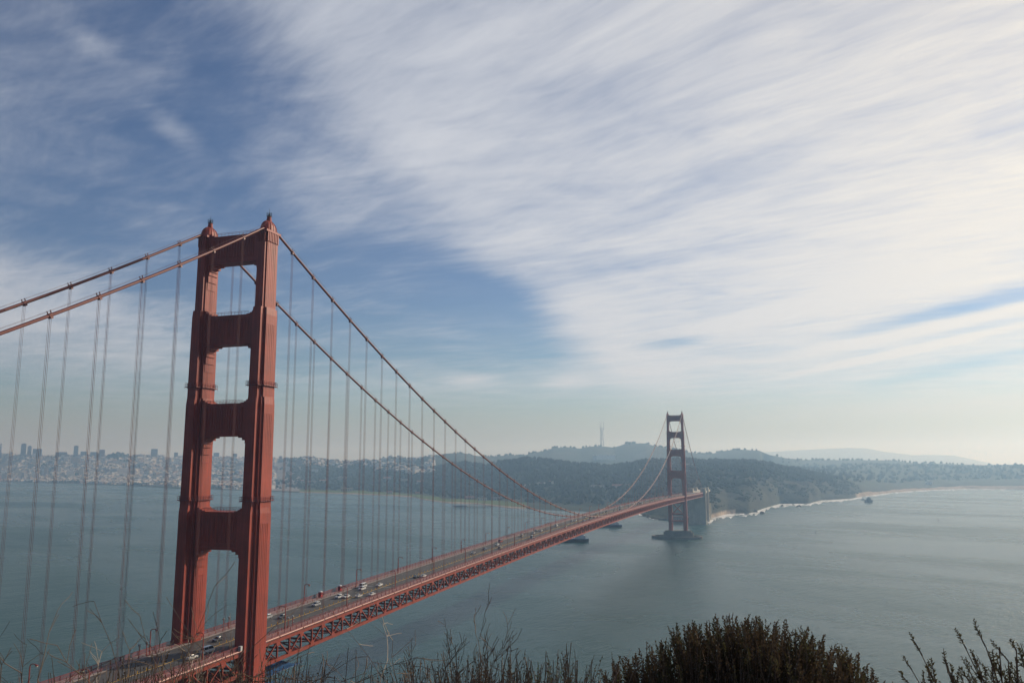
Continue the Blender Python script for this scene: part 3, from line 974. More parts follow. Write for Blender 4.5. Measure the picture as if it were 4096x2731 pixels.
# land cover as a colour layer
C_FOR = np.array((0.028, 0.042, 0.026)); C_GRASS = np.array((0.085, 0.125, 0.040)); C_SAND = np.array((0.30, 0.235, 0.18))
C_CITY = np.array((0.20, 0.195, 0.19)); C_SCRUB = np.array((0.036, 0.042, 0.028)); C_HILL = np.array((0.045, 0.052, 0.036))
cover_g = np.empty(Zg.shape + (3,))
for i in range(Zg.shape[0]):
    a = az_g[i]
    for j in range(Zg.shape[1]):
        t, d, q, q2 = Tg[i, j], Rg[i, j] - r0g[i, j], nz[i, j], nz2[i, j]
        if t < 1.0:
            if a < -33:
                c = C_CITY if q > -0.45 else C_FOR
                if d < 60:
                    c = C_SCRUB
                if d > 60 and d < 420 and -46 < a < -38:
                    c = C_FOR
            elif a < -8:
                c = C_FOR if q < 0.55 else C_HILL
                if -37 < a < -17.5 and d < 330 - 120 * abs(q):
                    c = C_GRASS
                if d < 42 and a < -17.5:
                    c = C_SAND
            else:
                c = C_SCRUB * (0.8 + 0.5 * q2) if t < 0.45 + 0.2 * q else C_FOR
                if a > 4.2 and d < 70:
                    c = C_SAND
                if -5.3 < a < -3.4 and d < 10:
                    c = C_SAND
                if a > 5.5 and d > 200:
                    c = C_FOR if q < 0.5 else C_HILL
        elif t < 2:
            c = C_FOR if q < (0.45 if a > -8 else 0.1) else C_HILL
            if a < -30:
                c = C_CITY
        cover_g[i, j] = c
nI, nJ = Zg.shape
verts = np.stack([Xg, Yg, Zg], -1).reshape(-1, 3)
idx = np.arange(nI * nJ).reshape(nI, nJ)
faces = np.stack([idx[:-1, :-1], idx[:-1, 1:], idx[1:, 1:], idx[1:, :-1]], -1).reshape(-1, 4)
me = bpy.data.meshes.new('far_shore')
me.from_pydata(verts.tolist(), [], faces.tolist())
ca = me.color_attributes.new('cover', 'FLOAT_COLOR', 'POINT')
ca.data.foreach_set('color', np.concatenate([cover_g.reshape(-1, 3), np.ones((nI * nJ, 1))], 1).astype(np.float32).ravel())
me.shade_smooth()


def cover_material(name, layer=True, base=(0.05, 0.05, 0.03)):
    m_ = bpy.data.materials.new(name)
    m_.use_nodes = True
    t = NT(m_.node_tree)
    b = m_.node_tree.nodes['Principled BSDF']
    co = t.node('ShaderNodeTexCoord').outputs['Object']
    if layer:
        at = t.node('ShaderNodeAttribute', attribute_name='cover').outputs['Color']
    else:
        at = tuple(base)
    n1 = t.noise(co, 0.022, 6, 0.65)
    n2 = t.noise(co, 0.09, 4, 0.6)
    k = t.m('MULTIPLY', t.smooth(n1, 0.3, 0.7, 0.55, 1.45, 'LINEAR'), t.smooth(n2, 0.3, 0.7, 0.75, 1.25, 'LINEAR'))
    s = t.v('SCALE', at)
    t.put(s.node.inputs['Scale'], k)
    t.put(b.inputs['Base Color'], s)
    b.inputs['Roughness'].default_value = 0.95
    b.inputs['Specular IOR Level'].default_value = 0.15
    bn = t.node('ShaderNodeBump')
    bn.inputs['Strength'].default_value = 0.8
    bn.inputs['Distance'].default_value = 8.0
    t.put(bn.inputs['Height'], n2)
    t.put(b.inputs['Normal'], bn.outputs[0])
    return m_


M['cover'] = cover_material('land_cover')
me.materials.append(M['cover'])
far_shore = place('far_shore', me)
tag(far_shore, 'hazy hills, bluffs and low shore across the water', kind='structure')

# distant coastal mountains
MTN = [(-12, 120), (-8, 260), (-3.9, 326), (-2.27, 342), (-0.92, 378), (1.7, 429), (3.93, 462), (5.03, 447), (5.9, 369), (7.63, 274), (8.71, 281), (9.86, 264), (11.04, 157), (12.2, 30), (14, 2)]
b = MB()
azs = np.linspace(-12, 14, 140)
prof = [(-3500, 0.0), (-2300, 0.3), (-1200, 0.68), (-500, 0.92), (0, 1.0), (500, 0.9), (1500, 0.4), (2500, 0.0)]
rs = []
for a in azs:
    h = 139 + (float(np.interp(a, [q[0] for q in MTN], [q[1] for q in MTN])) - 139) * 0.682
    ring = []
    for d, k in prof:
        x, y = pos(a, 15000 + d * 0.7)
        ring.append((x, y, -2 + (h + 2) * k + (6 * mnoise.fractal(Vector((x / 900, y / 900, 1)), 0.9, 2, 4) * k if k < 1 else 5 * mnoise.noise(Vector((a * 3, 0, 0))))))
    rs.append(ring)
n = len(prof)
b.v = [q for r_ in rs for q in r_]
b.f = [(i * n + j, i * n + j + 1, (i + 1) * n + j + 1, (i + 1) * n + j) for i in range(len(rs) - 1) for j in range(n - 1)]
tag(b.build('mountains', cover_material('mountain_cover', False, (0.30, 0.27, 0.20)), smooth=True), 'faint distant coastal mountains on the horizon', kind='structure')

# ------------------------------------------------------------------ the headland underfoot
FWD = Vector((-math.sin(YAW), math.cos(YAW), 0)); RGT = Vector((math.cos(YAW), math.sin(YAW), 0))


def head_z(d, l):
    """Height of the near slope d metres ahead of and l metres beside the viewpoint."""
    base = 137.15
    if d < 1.0:
        z = base + 0.02 * (1.0 - d)
    else:
        z = base - 0.27 * (d - 1.0) - 0.35 * max(d - 9.0, 0)
    z += 0.12 * mnoise.noise(Vector((d * 0.7, l * 0.7, 0)))
    return max(z, -4.0)


b = MB()
ds = [-60, -30, -12, -6, -3, -1, 0, 1, 2, 3, 4, 5, 6, 7, 8, 10, 12, 16, 22, 30, 45, 70, 110, 160, 230, 300, 360]
ls = [-160, -110, -70, -45, -30, -20, -14, -10, -7, -5, -4, -3, -2, -1, 0, 1, 2, 3, 4, 5, 7, 10, 14, 20, 30, 45, 70, 110, 160]
for d in ds:
    for l in ls:
        q = CAM + FWD * d + RGT * l
        b.v.append((q.x, q.y, head_z(d, l)))
n = len(ls)
b.f = [(i * n + j, i * n + j + 1, (i + 1) * n + j + 1, (i + 1) * n + j) for i in range(len(ds) - 1) for j in range(n - 1)]
tag(b.build('headland_slope', cover_material('headland_soil', False, (0.09, 0.07, 0.045)), smooth=True), 'dry scrubby slope falling away to the water', kind='structure')

# the hills that rise behind and beside the viewpoint
b = MB()
hd = [-60, -140, -260, -420, -640, -900, -1250, -1700, -2300, -3000]
hl = [-2600, -1900, -1350, -950, -650, -420, -240, -100, 0, 100, 240, 420, 650, 950, 1350, 1900, 2600]
for d in hd:
    for l in hl:
        q = CAM + FWD * d + RGT * l
        k = min(max((-d - 60) / 520.0, 0), 1)
        h = 136.5 + 120 * k * k * (3 - 2 * k) + 45 * mnoise.fractal(Vector((q.x / 600, q.y / 600, 2)), 0.9, 2, 4) * k
        edge = min(1.0, max(0.0, (2600 + 900 - abs(l) * 1.0) / 1500.0)) * min(1.0, max(0.0, (-d + 160 - 0.28 * max(abs(l) - 160, 0)) / 220.0))
        b.v.append((q.x, q.y, -4 + (h + 4) * edge if d < -60 or abs(l) > 160 else h))
n = len(hl)
b.f = [(i * n + j, (i + 1) * n + j, (i + 1) * n + j + 1, i * n + j + 1) for i in range(len(hd) - 1) for j in range(n - 1)]
tag(b.build('headland_hills', cover_material('hill_scrub', False, (0.075, 0.065, 0.04)), smooth=True), 'scrubby headland hills behind the viewpoint', kind='structure')

# ------------------------------------------------------------------ surf along the ocean shore
def foam_material():
    """Broken foam: white froth with open water showing between."""
    m_ = mat('sea_foam', (0.72, 0.73, 0.72), 0.9, 0.2, 0.06, bump=0.5, bscale=0.2)
    t = NT(m_.node_tree)
    b_ = m_.node_tree.nodes['Principled BSDF']
    co = t.node('ShaderNodeTexCoord').outputs['Object']
    n1 = t.noise(t.v('MULTIPLY', co, (1, 1, 0)), 0.022, 6, 0.68)
    t.put(b_.inputs['Alpha'], t.smooth(n1, 0.30, 0.56, 0.0, 0.95))
    return m_


M['foam'] = foam_material()
def surf(a0, a1, inner, wid, seed, z=0.10, step=0.10):
    b = MB(); pa = []
    a = a0
    while a < a1:
        r0 = float(tab(COAST, 1, a))
        k = max(0.0, 0.55 + 1.1 * mnoise.noise(Vector((a * 2.3, seed, 0))) + 0.5 * mnoise.noise(Vector((a * 9.0, seed, 2))))
        j = 10 * mnoise.noise(Vector((a * 6, seed, 5)))
        r1 = r0 + 4 - inner + j * (inner > 0); r2 = r1 - wid * k - 0.5
        pa.append((pos(a, r1), pos(a, r2)))
        a += step
    for i in range(len(pa) - 1):
        b.add([(*pa[i][0], z), (*pa[i + 1][0], z), (*pa[i + 1][1], z), (*pa[i][1], z)], [(0, 3, 2, 1)])
    return b
b = MB()
for args in ((-5.2, -2.2, 0, 190, 1.0), (-2.2, 4.6, 0, 250, 2.0), (4.4, 12.5, 0, 170, 3.0), (-1.0, 4.2, 90, 60, 4.0), (5.0, 11.0, 100, 40, 5.0), (-9.8, -8.5, 0, 40, 6.0)):
    q = surf(*args, z=0.10 + 0.02 * args[4])
    b.add(q.v, q.f)
tag(b.build('surf', M['foam']), 'white breaking surf along the ocean shore', 'surf', kind='stuff')

# ------------------------------------------------------------------ rocks in the surf
M['rock'] = mat('dark_sea_rock', (0.055, 0.05, 0.045), 0.9, 0.3, 0.12, bump=0.6, bscale=0.4)
def rock(x, y, w_, h_, seed, label):
    bm = bmesh.new()
    bmesh.ops.create_icosphere(bm, subdivisions=3, radius=1.0)
    for v in bm.verts:
        q = v.co.normalized()
        k = 1 + 0.35 * mnoise.fractal(q * 1.6 + Vector((seed, 0, 0)), 0.9, 2, 3)
        k2 = 1 + 0.5 * mnoise.noise(q * 1.1 + Vector((0, seed, 0)))
        v.co = Vector((q.x * w_ / 2 * k, q.y * w_ * 0.4 * k, q.z * h_ * k * k2))
    me_ = bpy.data.meshes.new('sea_rock'); bm.to_mesh(me_); bm.free()
    me_.materials.append(M['rock'])
    return tag(place('sea_rock', me_, None, (x, y, 0)), label, 'rock', 'rocks off the ocean shore')
for i, (x, y, w_, h_, lb) in enumerate(((126, 2057, 12, 6, 'dark rock in the surf just right of the far pylons, seaward one'), (106, 2118, 11, 6, 'dark rock touching the surf line below the bluff, shoreward one'),
        (174, 2461, 9, 4, 'small dark rock in the wide band of surf'), (208, 2531, 8, 3, 'tiny rock at the edge of the surf further along the shore'),
        (223, 2423, 15, 6, 'low dark rock off the point where the surf begins to thin'), (87, 2013, 12, 4, 'flat rock at the foot of the bluff near the far pylons'),
        (452, 2787, 26, 15, 'large dark hump of rock standing offshore on the right'), (448, 2953, 13, 5, 'small rock beside the large offshore hump'))):
    rock(x, y, w_, h_, i * 3.7, lb)
# old fort's rocky point behind the far tower
b = MB()
for i in range(16):
    a = -9.4 + i * 0.28
    x, y = pos(a, float(tab(COAST, 1, a)) + 2)
    w_ = 7 + 5 * rng.random()
    b.lathe([(w_, -1.5), (w_ * 0.8, 1.5 + 2 * rng.random()), (w_ * 0.3, 3.4 + 2 * rng.random())], x, y, 7, 1, 0.7)
tag(b.build('point_rocks', M['rock']), 'line of dark shore rocks at the point behind the far tower', 'shore rocks', kind='stuff')
# brick fort
M['brick'] = mat('old_brick', (0.20, 0.095, 0.07), 0.9, 0.2, 0.1)
M['glass_dark'] = mat('dark_window', (0.03, 0.035, 0.04), 0.25, 0.1, 1.0)
ft = empty('brick_fort', (-38, 1662, 0), 0.1)
tag(ft, 'low old brick fort on the point below the far pylons', 'fort')
b = MB(); b.box(-26, 26, -12, 14, 0, 14); b.box(-27, 27, -13, 15, 13.4, 14.6); b.build('wall', M['brick'], ft)
for z in (4, 9):
    for k in range(9):
        MB().box(-23 + k * 5.6, -20.5 + k * 5.6, -12.25, -12.004, z - 1, z + 1.4).build('window', M['glass_dark'], ft)

# ------------------------------------------------------------------ the city: houses on the slopes
M['house'] = {}
PAL = {'white': (0.60, 0.59, 0.56), 'cream': (0.48, 0.43, 0.35), 'grey': (0.26, 0.27, 0.28), 'tan': (0.38, 0.31, 0.25), 'rose': (0.36, 0.25, 0.22), 'slate': (0.18, 0.20, 0.23)}
for k, c in PAL.items():
    M['house'][k] = mat(k + '_stucco', c, 0.85, 0.12, 0.06)
M['roof'] = mat('grey_roofing', (0.13, 0.125, 0.12), 0.9, 0.2, 0.1)
M['roof_red'] = mat('red_tile_roof', (0.26, 0.10, 0.07), 0.9, 0.2, 0.1)
M['window'] = mat('window_band', (0.05, 0.06, 0.075), 0.2, 0.15, 0.2)


def house_shape(w_, d_, h_, rf):
    b = MB()
    b.box(-w_ / 2, w_ / 2, -d_ / 2, d_ / 2, -4, h_)
    b.add([(-w_ / 2 - .3, -d_ / 2 - .3, h_ + 0.01), (w_ / 2 + .3, -d_ / 2 - .3, h_ + 0.01), (w_ / 2 + .3, d_ / 2 + .3, h_ + 0.01), (-w_ / 2 - .3, d_ / 2 + .3, h_ + 0.01), (0, -d_ / 2 - .3, h_ + rf), (0, d_ / 2 + .3, h_ + rf)],
          [(0, 3, 2, 1), (0, 1, 4), (2, 3, 5), (1, 2, 5, 4), (3, 0, 4, 5)])
    return b


def random_house_spot():
    """Bearing and distance somewhere in the built-up slopes."""
    while True:
        u = rng.random()
        if u < 0.90:
            a = -53 + rng.random() * 18.3
            T = 0.03 + 0.99 * rng.random() ** 0.85
            r0, rm = float(tab(COAST, 1, a)), float(tab(MID, 1, a))
            r = r0 + (rm - r0) * T
            r = round(r / 62.0) * 62.0 + rng.gauss(0, 5)
            if T < 0.10 and -47 < a < -36 and rng.random() < 0.8:
                continue
        else:
            a = -33 + rng.random() * 9
            r = float(tab(MID, 1, a)) * (1.02 + 0.25 * rng.random()) if rng.random() < 0.7 else float(tab(MID, 1, a)) * (0.93 + 0.07 * rng.random())
        if mnoise.noise(Vector((*pos(a, r), 0)) / 260) > -0.20 + 0.25 * (rng.random() - 0.5):
            return a, r


shapes = {}
keys = ['white'] * 5 + ['cream'] * 4 + ['grey'] * 4 + ['tan'] * 3 + ['rose'] + ['slate'] * 2
for k in PAL:
    for v_ in range(3):
        w_, d_, h_ = (12, 18, 8) if v_ == 0 else ((22, 14, 11) if v_ == 1 else (34, 16, 15))
        sh = house_shape(w_, d_, h_, 3 if v_ < 2 else 1.0)
        me_ = sh.mesh('house', [M['house'][k], M['roof']])
        for p_ in me_.polygons:
            p_.material_index = 1 if p_.index in (9, 10) or p_.index == 1 else 0
        shapes[(k, v_)] = me_
stuff_b = {k: MB() for k in PAL}
n_single = 0
for i in range(10500):
    a, r = random_house_spot()
    x, y = pos(a, r)
    z, T = ground(a, r)
    k = rng.choice(keys)
    v_ = rng.choices((0, 1, 2), (0.6, 0.32, 0.08))[0]
    rz = R(-20) + rng.choice((0, math.pi / 2)) + rng.uniform(-0.1, 0.1)
    if n_single < 240 and a < -38 and T < 0.5 and i % 5 == 0:
        o = place('house', shapes[(k, v_)], None, (x, y, z), rz)
        tag(o, {'white': 'small white', 'cream': 'small cream', 'grey': 'small grey', 'tan': 'small tan', 'rose': 'small rose-coloured', 'slate': 'small slate-dark'}[k]
            + (' house' if v_ == 0 else (' wide house' if v_ == 1 else ' apartment block')) + (' low by the waterfront' if T < 0.2 else ' on the lower slope' if T < 0.36 else ' halfway up the slope') + (' at the far left of the city' if a < -47 else ' in the middle of the city' if a < -43 else ' just left of the near tower'), 'house', 'houses on the city slopes')
        n_single += 1
    else:
        sh = shapes[(k, v_)]
        s_ = 0.75 + 0.6 * rng.random()
        c_, n_ = math.cos(rz), math.sin(rz)
        stuff_b[k].add([(x + s_ * (q.co.x * c_ - q.co.y * n_), y + s_ * (q.co.x * n_ + q.co.y * c_), z + s_ * q.co.z) for q in sh.vertices], [tuple(p_.vertices) for p_ in sh.polygons])
for k, b in stuff_b.items():
    tag(b.build('far_houses', M['house'][k]), f'{k} far-off houses massed on the hazy city slopes', 'houses', kind='stuff')

# ---- tall buildings on the skyline
def tower_block(x, y, z, w_, d_, h_, key, label, floors, bands=True, crown=0.0):
    o = empty('high_rise', (x, y, z), R(46))
    b = MB(); b.box(-w_ / 2, w_ / 2, -d_ / 2, d_ / 2, -25, h_)
    b.build('wall', M['house'][key], o)
    b = MB(); b.box(-w_ / 2 + 1, w_ / 2 - 1, -d_ / 2 + 1, d_ / 2 - 1, h_ + 0.003, h_ + 2.5)
    if crown:
        b.box(-w_ / 4, w_ / 4, -d_ / 4, d_ / 4, h_ + 2.51, h_ + 2.5 + crown)
    b.build('roof', M['roof'], o)
    fh = h_ / floors
    for f in range(floors):
        z0 = f * fh + 0.35 * fh
        b = MB()
        b.box(-w_ / 2 + 1.2, w_ / 2 - 1.2, -d_ / 2 - 0.12, -d_ / 2 - 0.002, z0, z0 + 0.45 * fh)
        b.box(w_ / 2 + 0.002, w_ / 2 + 0.12, -d_ / 2 + 1.2, d_ / 2 - 1.2, z0, z0 + 0.45 * fh)
        b.build('window_row', M['window'], o)
    return tag(o, label, 'high-rise', 'high-rises on the city ridge')
def adv(x, y):
    dx_, dy_ = x - OX, y - OY
    return math.degrees(math.atan2(dx_, dy_)), math.hypot(dx_, dy_)
TB = [(-6222, 5018, 13, 30, 'tan', 'narrow tower at the left edge of the city skyline'), (-6114, 5148, 43, 82, 'grey', 'tall grey slab, highest at the left of the city skyline'),
      (-6084, 5182, 34, 62, 'tan', 'tan stepped tower just right of the tallest left slab'), (-6045, 5228, 74, 55, 'slate', 'broad dark block right of the tan stepped tower'),
      (-5920, 5366, 95, 36, 'slate', 'long low dark block left of the white-capped tower'), (-5844, 5449, 38, 98, 'grey', 'slim tower with a white cap standing alone mid-city'),
      (-5800, 5494, 52, 44, 'slate', 'dark block just right of the white-capped tower'), (-5744, 5553, 60, 33, 'grey', 'pale long block right of the dark block'),
      (-5697, 5600, 46, 50, 'rose', 'reddish square tower left of the dark tree clump on the ridge'), (-5620, 5676, 36, 48, 'cream', 'cream slab below the tree clump on the ridge'),
      (-5383, 5900, 56, 64, 'slate', 'dark tower with one bright white side left of the near bridge tower'), (-5394, 5890, 24, 54, 'cream', 'thin cream slab below the dark tower with the bright side'),
      (-4915, 5380, 46, 56, 'grey', 'white-edged tower seen just left of the near bridge tower'), (-4784, 5496, 32, 47, 'slate', 'small dark tower touching the left edge of the near bridge tower'),
      (-4408, 5548, 46, 47, 'slate', 'dark block seen through the near tower portal, left one'), (-4289, 5640, 34, 30, 'slate', 'small dark block seen through the near tower portal, right one')]
for i, (x, y, w_, h_, k, lb) in enumerate(TB):
    a, r = adv(x, y)
    r = min(r, float(tab(MID, 1, a)) * 0.995)
    x, y = pos(a, r)
    z, _ = ground(a, r)
    want = {0: 267}.get(i, [267, 213, 213, 197, 188, 178, 185, 191, 195, 138, 185, 130, 181, 172, 166, 175][i])
    tower_block(x, y, z, w_ * 0.92, max(14, w_ * 0.5), want + h_ - z, k, lb, max(5, int((want + h_ - z) / 5.5)), crown=4 if i in (1, 2, 5) else 0)
for i in range(110):                                          # further blocks along the ridge
    a = -51 + 19 * rng.random() ** 1.9
    r = float(tab(MID, 1, a)) * rng.uniform(0.86, 0.995)
    x, y = pos(a, r); z, _ = ground(a, r)
    w_ = rng.uniform(18, 48); h_ = rng.uniform(14, 36) + (rng.uniform(0, 24) if a < -45 else 0)
    b = MB(); b.box(-w_ / 2, w_ / 2, -9, 9, -8, h_); b.box(-w_ / 3, w_ / 3, -6, 6, h_ + 0.003, h_ + 2.5)
    for f in range(int(h_ / 6)):
        b.box(-w_ / 2 - 0.15, w_ / 2 + 0.15, -9.15, 9.15, 3 + 6 * f, 3.6 + 6 * f)
    mk_ = rng.choice(keys)
    where = 'left end' if a < -47 else 'middle' if a < -41 else 'stretch behind the near tower' if a < -36 else 'right end'
    tag(b.build('mid_rise', M['house'][mk_], None, (x, y, z)), f"{mk_} {'wide' if w_ > 33 else 'narrow'} mid-rise block on the city crest, {where}", 'mid-rise', 'mid-rise blocks on the crest').rotation_euler = (0, 0, R(44))

# domed rotunda among the trees by the shore
a, r = adv(-4330, 4560); z, _ = ground(a, r)
dm = empty('domed_rotunda', (*pos(a, r), z)); tag(dm, 'pale domed rotunda rising from trees left of the near tower', 'rotunda')
b = MB(); b.lathe([(20, -3), (20, 22), (22, 22.2), (22, 24)], 0, 0, 16); b.build('drum', M['house']['tan'], dm)
b = MB(); b.lathe([(19, 24), (18, 29), (14, 35), (8, 39), (1, 41)], 0, 0, 16); b.build('dome', M['house']['cream'], dm, smooth=True)
for k in range(8):
    t = 2 * math.pi * k / 8
    MB().tube([(21.4 * math.cos(t), 21.4 * math.sin(t), -2), (21.4 * math.cos(t), 21.4 * math.sin(t), 22)], 1.2, 6).build('column', M['house']['cream'], dm)

# ---- long low buildings by the shore and in the wooded reserve
def hall(a, r, w_, d_, h_, key, label, roof='roof', rz=None, cat='building', wins=0, zoff=0.0):
    x, y = pos(a, r); z, _ = ground(a, r)
    o = empty('low_building', (x, y, z + zoff), rz if rz is not None else R(-a))
    b = MB(); b.box(-w_ / 2, w_ / 2, -d_ / 2, d_ / 2, -5, h_); b.build('wall', M['house'][key], o)
    b = MB(); rf = min(d_ * 0.22, 4)
    b.add([(-w_ / 2 - .5, -d_ / 2 - .5, h_ + .01), (w_ / 2 + .5, -d_ / 2 - .5, h_ + .01), (w_ / 2 + .5, d_ / 2 + .5, h_ + .01), (-w_ / 2 - .5, d_ / 2 + .5, h_ + .01), (-w_ / 2 + 1, 0, h_ + rf), (w_ / 2 - 1, 0, h_ + rf)],
          [(0, 3, 2, 1), (0, 1, 5, 4), (2, 3, 4, 5), (1, 2, 5), (3, 0, 4)])
    b.build('roof', M[roof], o)
    for k in range(wins):
        xw = -w_ / 2 + (k + 0.5) * w_ / wins
        MB().box(xw - 1.2, xw + 1.2, -d_ / 2 - 0.15, -d_ / 2 - 0.003, 1.5, h_ - 1.5).build('window', M['window'], o)
    return tag(o, label, cat, 'buildings in the wooded reserve')
hall(-29.9, 3900, 54, 20, 12, 'cream', 'pale cream hangar behind the green field by the shore', wins=7)
hall(-27.0, 3640, 24, 12, 8, 'tan', 'small tan shed by the green field, right of the cream hangar', 'roof_red', wins=3)
hall(-25.1, 3420, 20, 10, 6, 'tan', 'low red-roofed shed on the green field', 'roof_red', wins=3)
hall(-41.8, 5150, 90, 16, 7, 'white', 'long white shed on the shore left of the near tower', wins=8)
hall(-34.4, 5000, 8, 8, 20, 'white', 'slim white tower among trees right of the near tower')
for i, (a, r, w_) in enumerate(((-33.6, 4750, 46), (-33.0, 4900, 40), (-32.2, 4800, 58), (-31.5, 4850, 44), (-30.2, 4900, 56), (-27.2, 4450, 40), (-26.0, 4200, 36), (-24.9, 4000, 36))):
    hall(a, r, w_, 16, 10, 'white' if i % 2 else 'cream', f'{["first", "second", "third", "fourth", "fifth", "sixth", "seventh", "eighth"][i]} pale barracks hall in the woods, counted rightward from the near tower', 'roof_red' if i % 2 else 'roof', wins=6)
for i in range(11):
    a = -17.6 + i * 0.19
    hall(a, 3130 + 14 * math.sin(i * 1.7), 9, 11, 7, 'white', f'{["first", "second", "third", "fourth", "fifth", "sixth", "seventh", "eighth", "ninth", "tenth", "last"][i]} white gabled house from the left in the row on the wooded slope', 'roof_red' if i % 3 == 0 else 'roof', rz=R(-a), wins=2, cat='house')
for i, (a, r, w_, k, lb) in enumerate(((-9.5, 3250, 26, 'white', 'white house in the dark woods just left of the far tower'), (-8.1, 3240, 13, 'cream', 'bright cream house framed beside the far tower cable'),
        (-6.3, 3200, 30, 'grey', 'grey hall in the woods just right of the far tower'), (-20.6, 2960, 34, 'white', 'white shed on the green field between the suspenders'),
        (-19.6, 2900, 40, 'grey', 'long grey shed behind the green field near the lowest cable'), (-21.5, 3080, 36, 'rose', 'red-roofed hall behind the green field'),
        (-11.0, 2900, 60, 'tan', 'long tan building low in the woods left of the far tower'), (-12.6, 2950, 48, 'grey', 'long grey building half hidden by the rising cable'))):
    hall(a, r, w_, 13, 8, k, lb, 'roof_red' if k in ('rose', 'tan') else 'roof', wins=4)
hall(8.4, 4660, 30, 14, 9, 'white', 'white flat building above the beach on the right', wins=4)
hall(-12.0, 5900, 140, 30, 31, 'white', 'broad pale hospital blocks on the far hillside under the mast hill', zoff=10)
hall(-12.75, 5880, 25, 24, 30, 'grey', 'separate pale block left of the broad hospital blocks', zoff=6)
b = MB()
# jetty off the green field
p0, p1, p2 = Vector((-672, 2134, 0)), Vector((-718, 2092, 0)), Vector((-766, 2064, 0))
jt = empty('jetty', p0); tag(jt, 'dark jetty reaching into the bay below the lowest cables', 'jetty')
b = MB(); b.bar((0, 0, 3.4), p2 - p0 + Vector((0, 0, 3.4)), 12, 1.2); b.build('deck', M['pier'], jt)
for k in range(14):
    q = (p2 - p0) * (k / 13)
    b = MB(); b.box(q.x - 5, q.x - 4, q.y - 0.5, q.y + 0.5, -2, 2.8); b.box(q.x + 4, q.x + 5, q.y - 0.5, q.y + 0.5, -2, 2.8); b.build('pile', M['pier'], jt)
b = MB(); q = p2 - p0; b.box(q.x - 6, q.x + 40, q.y + 2, q.y + 12, 4.1, 8); b.build('shed', M['house']['slate'], jt)

# ---- three-pronged antenna mast on the far hill
M['mast'] = mat('mast_red_white', (0.13, 0.085, 0.08), 0.6, 0.1, 0.05)
an = empty('antenna_mast', (-1266, 6477, 256)); tag(an, 'three-legged lattice broadcast mast on the far hilltop', 'mast')
an.scale = (0.74, 0.74, 0.74)
base, H = 23.0, 298
wid = lambda k: (23 - 9 * math.sin(min(k / 0.62, 1) * math.pi * 0.5)) if k < 0.62 else (14 + 9 * (k - 0.62) / 0.13 if k < 0.75 else 23)
for l in range(3):
    t = 2 * math.pi * l / 3 + 0.5
    pts = [(wid(k) * math.cos(t), wid(k) * math.sin(t), k * H * 0.72 / 0.75) for k in [0.05 * j for j in range(16)]]
    MB().tube(pts, 3.0, 5).build('leg', M['mast'], an)
    MB().tube([pts[-1], (pts[-1][0], pts[-1][1], H)], [2.2, 1.1], 5).build('antenna', M['mast'], an)
for k, ww in ((0.14, 1), (0.32, 1), (0.50, 1), (0.62, 1), (0.74, 1.5)):
    z = k * H * 0.72 / 0.75
    b = MB()
    for l in range(3):
        t0, t1 = 2 * math.pi * l / 3 + 0.5, 2 * math.pi * (l + 1) / 3 + 0.5
        q = wid(k) * ww
        b.bar((q * math.cos(t0), q * math.sin(t0), z), (q * math.cos(t1), q * math.sin(t1), z), 3, 4)
    b.build('platform', M['mast'], an)
for j in range(7):
    k0, k1 = 0.05 + 0.1 * j, 0.15 + 0.1 * j
    b = MB()
    for l in range(3):
        t0, t1 = 2 * math.pi * l / 3 + 0.5, 2 * math.pi * (l + 1) / 3 + 0.5
        b.bar((wid(k0) * math.cos(t0), wid(k0) * math.sin(t0), k0 * H * .96), (wid(k1) * math.cos(t1), wid(k1) * math.sin(t1), k1 * H * .96), 0.8, 0.8)
    b.build('brace', M['mast'], an)

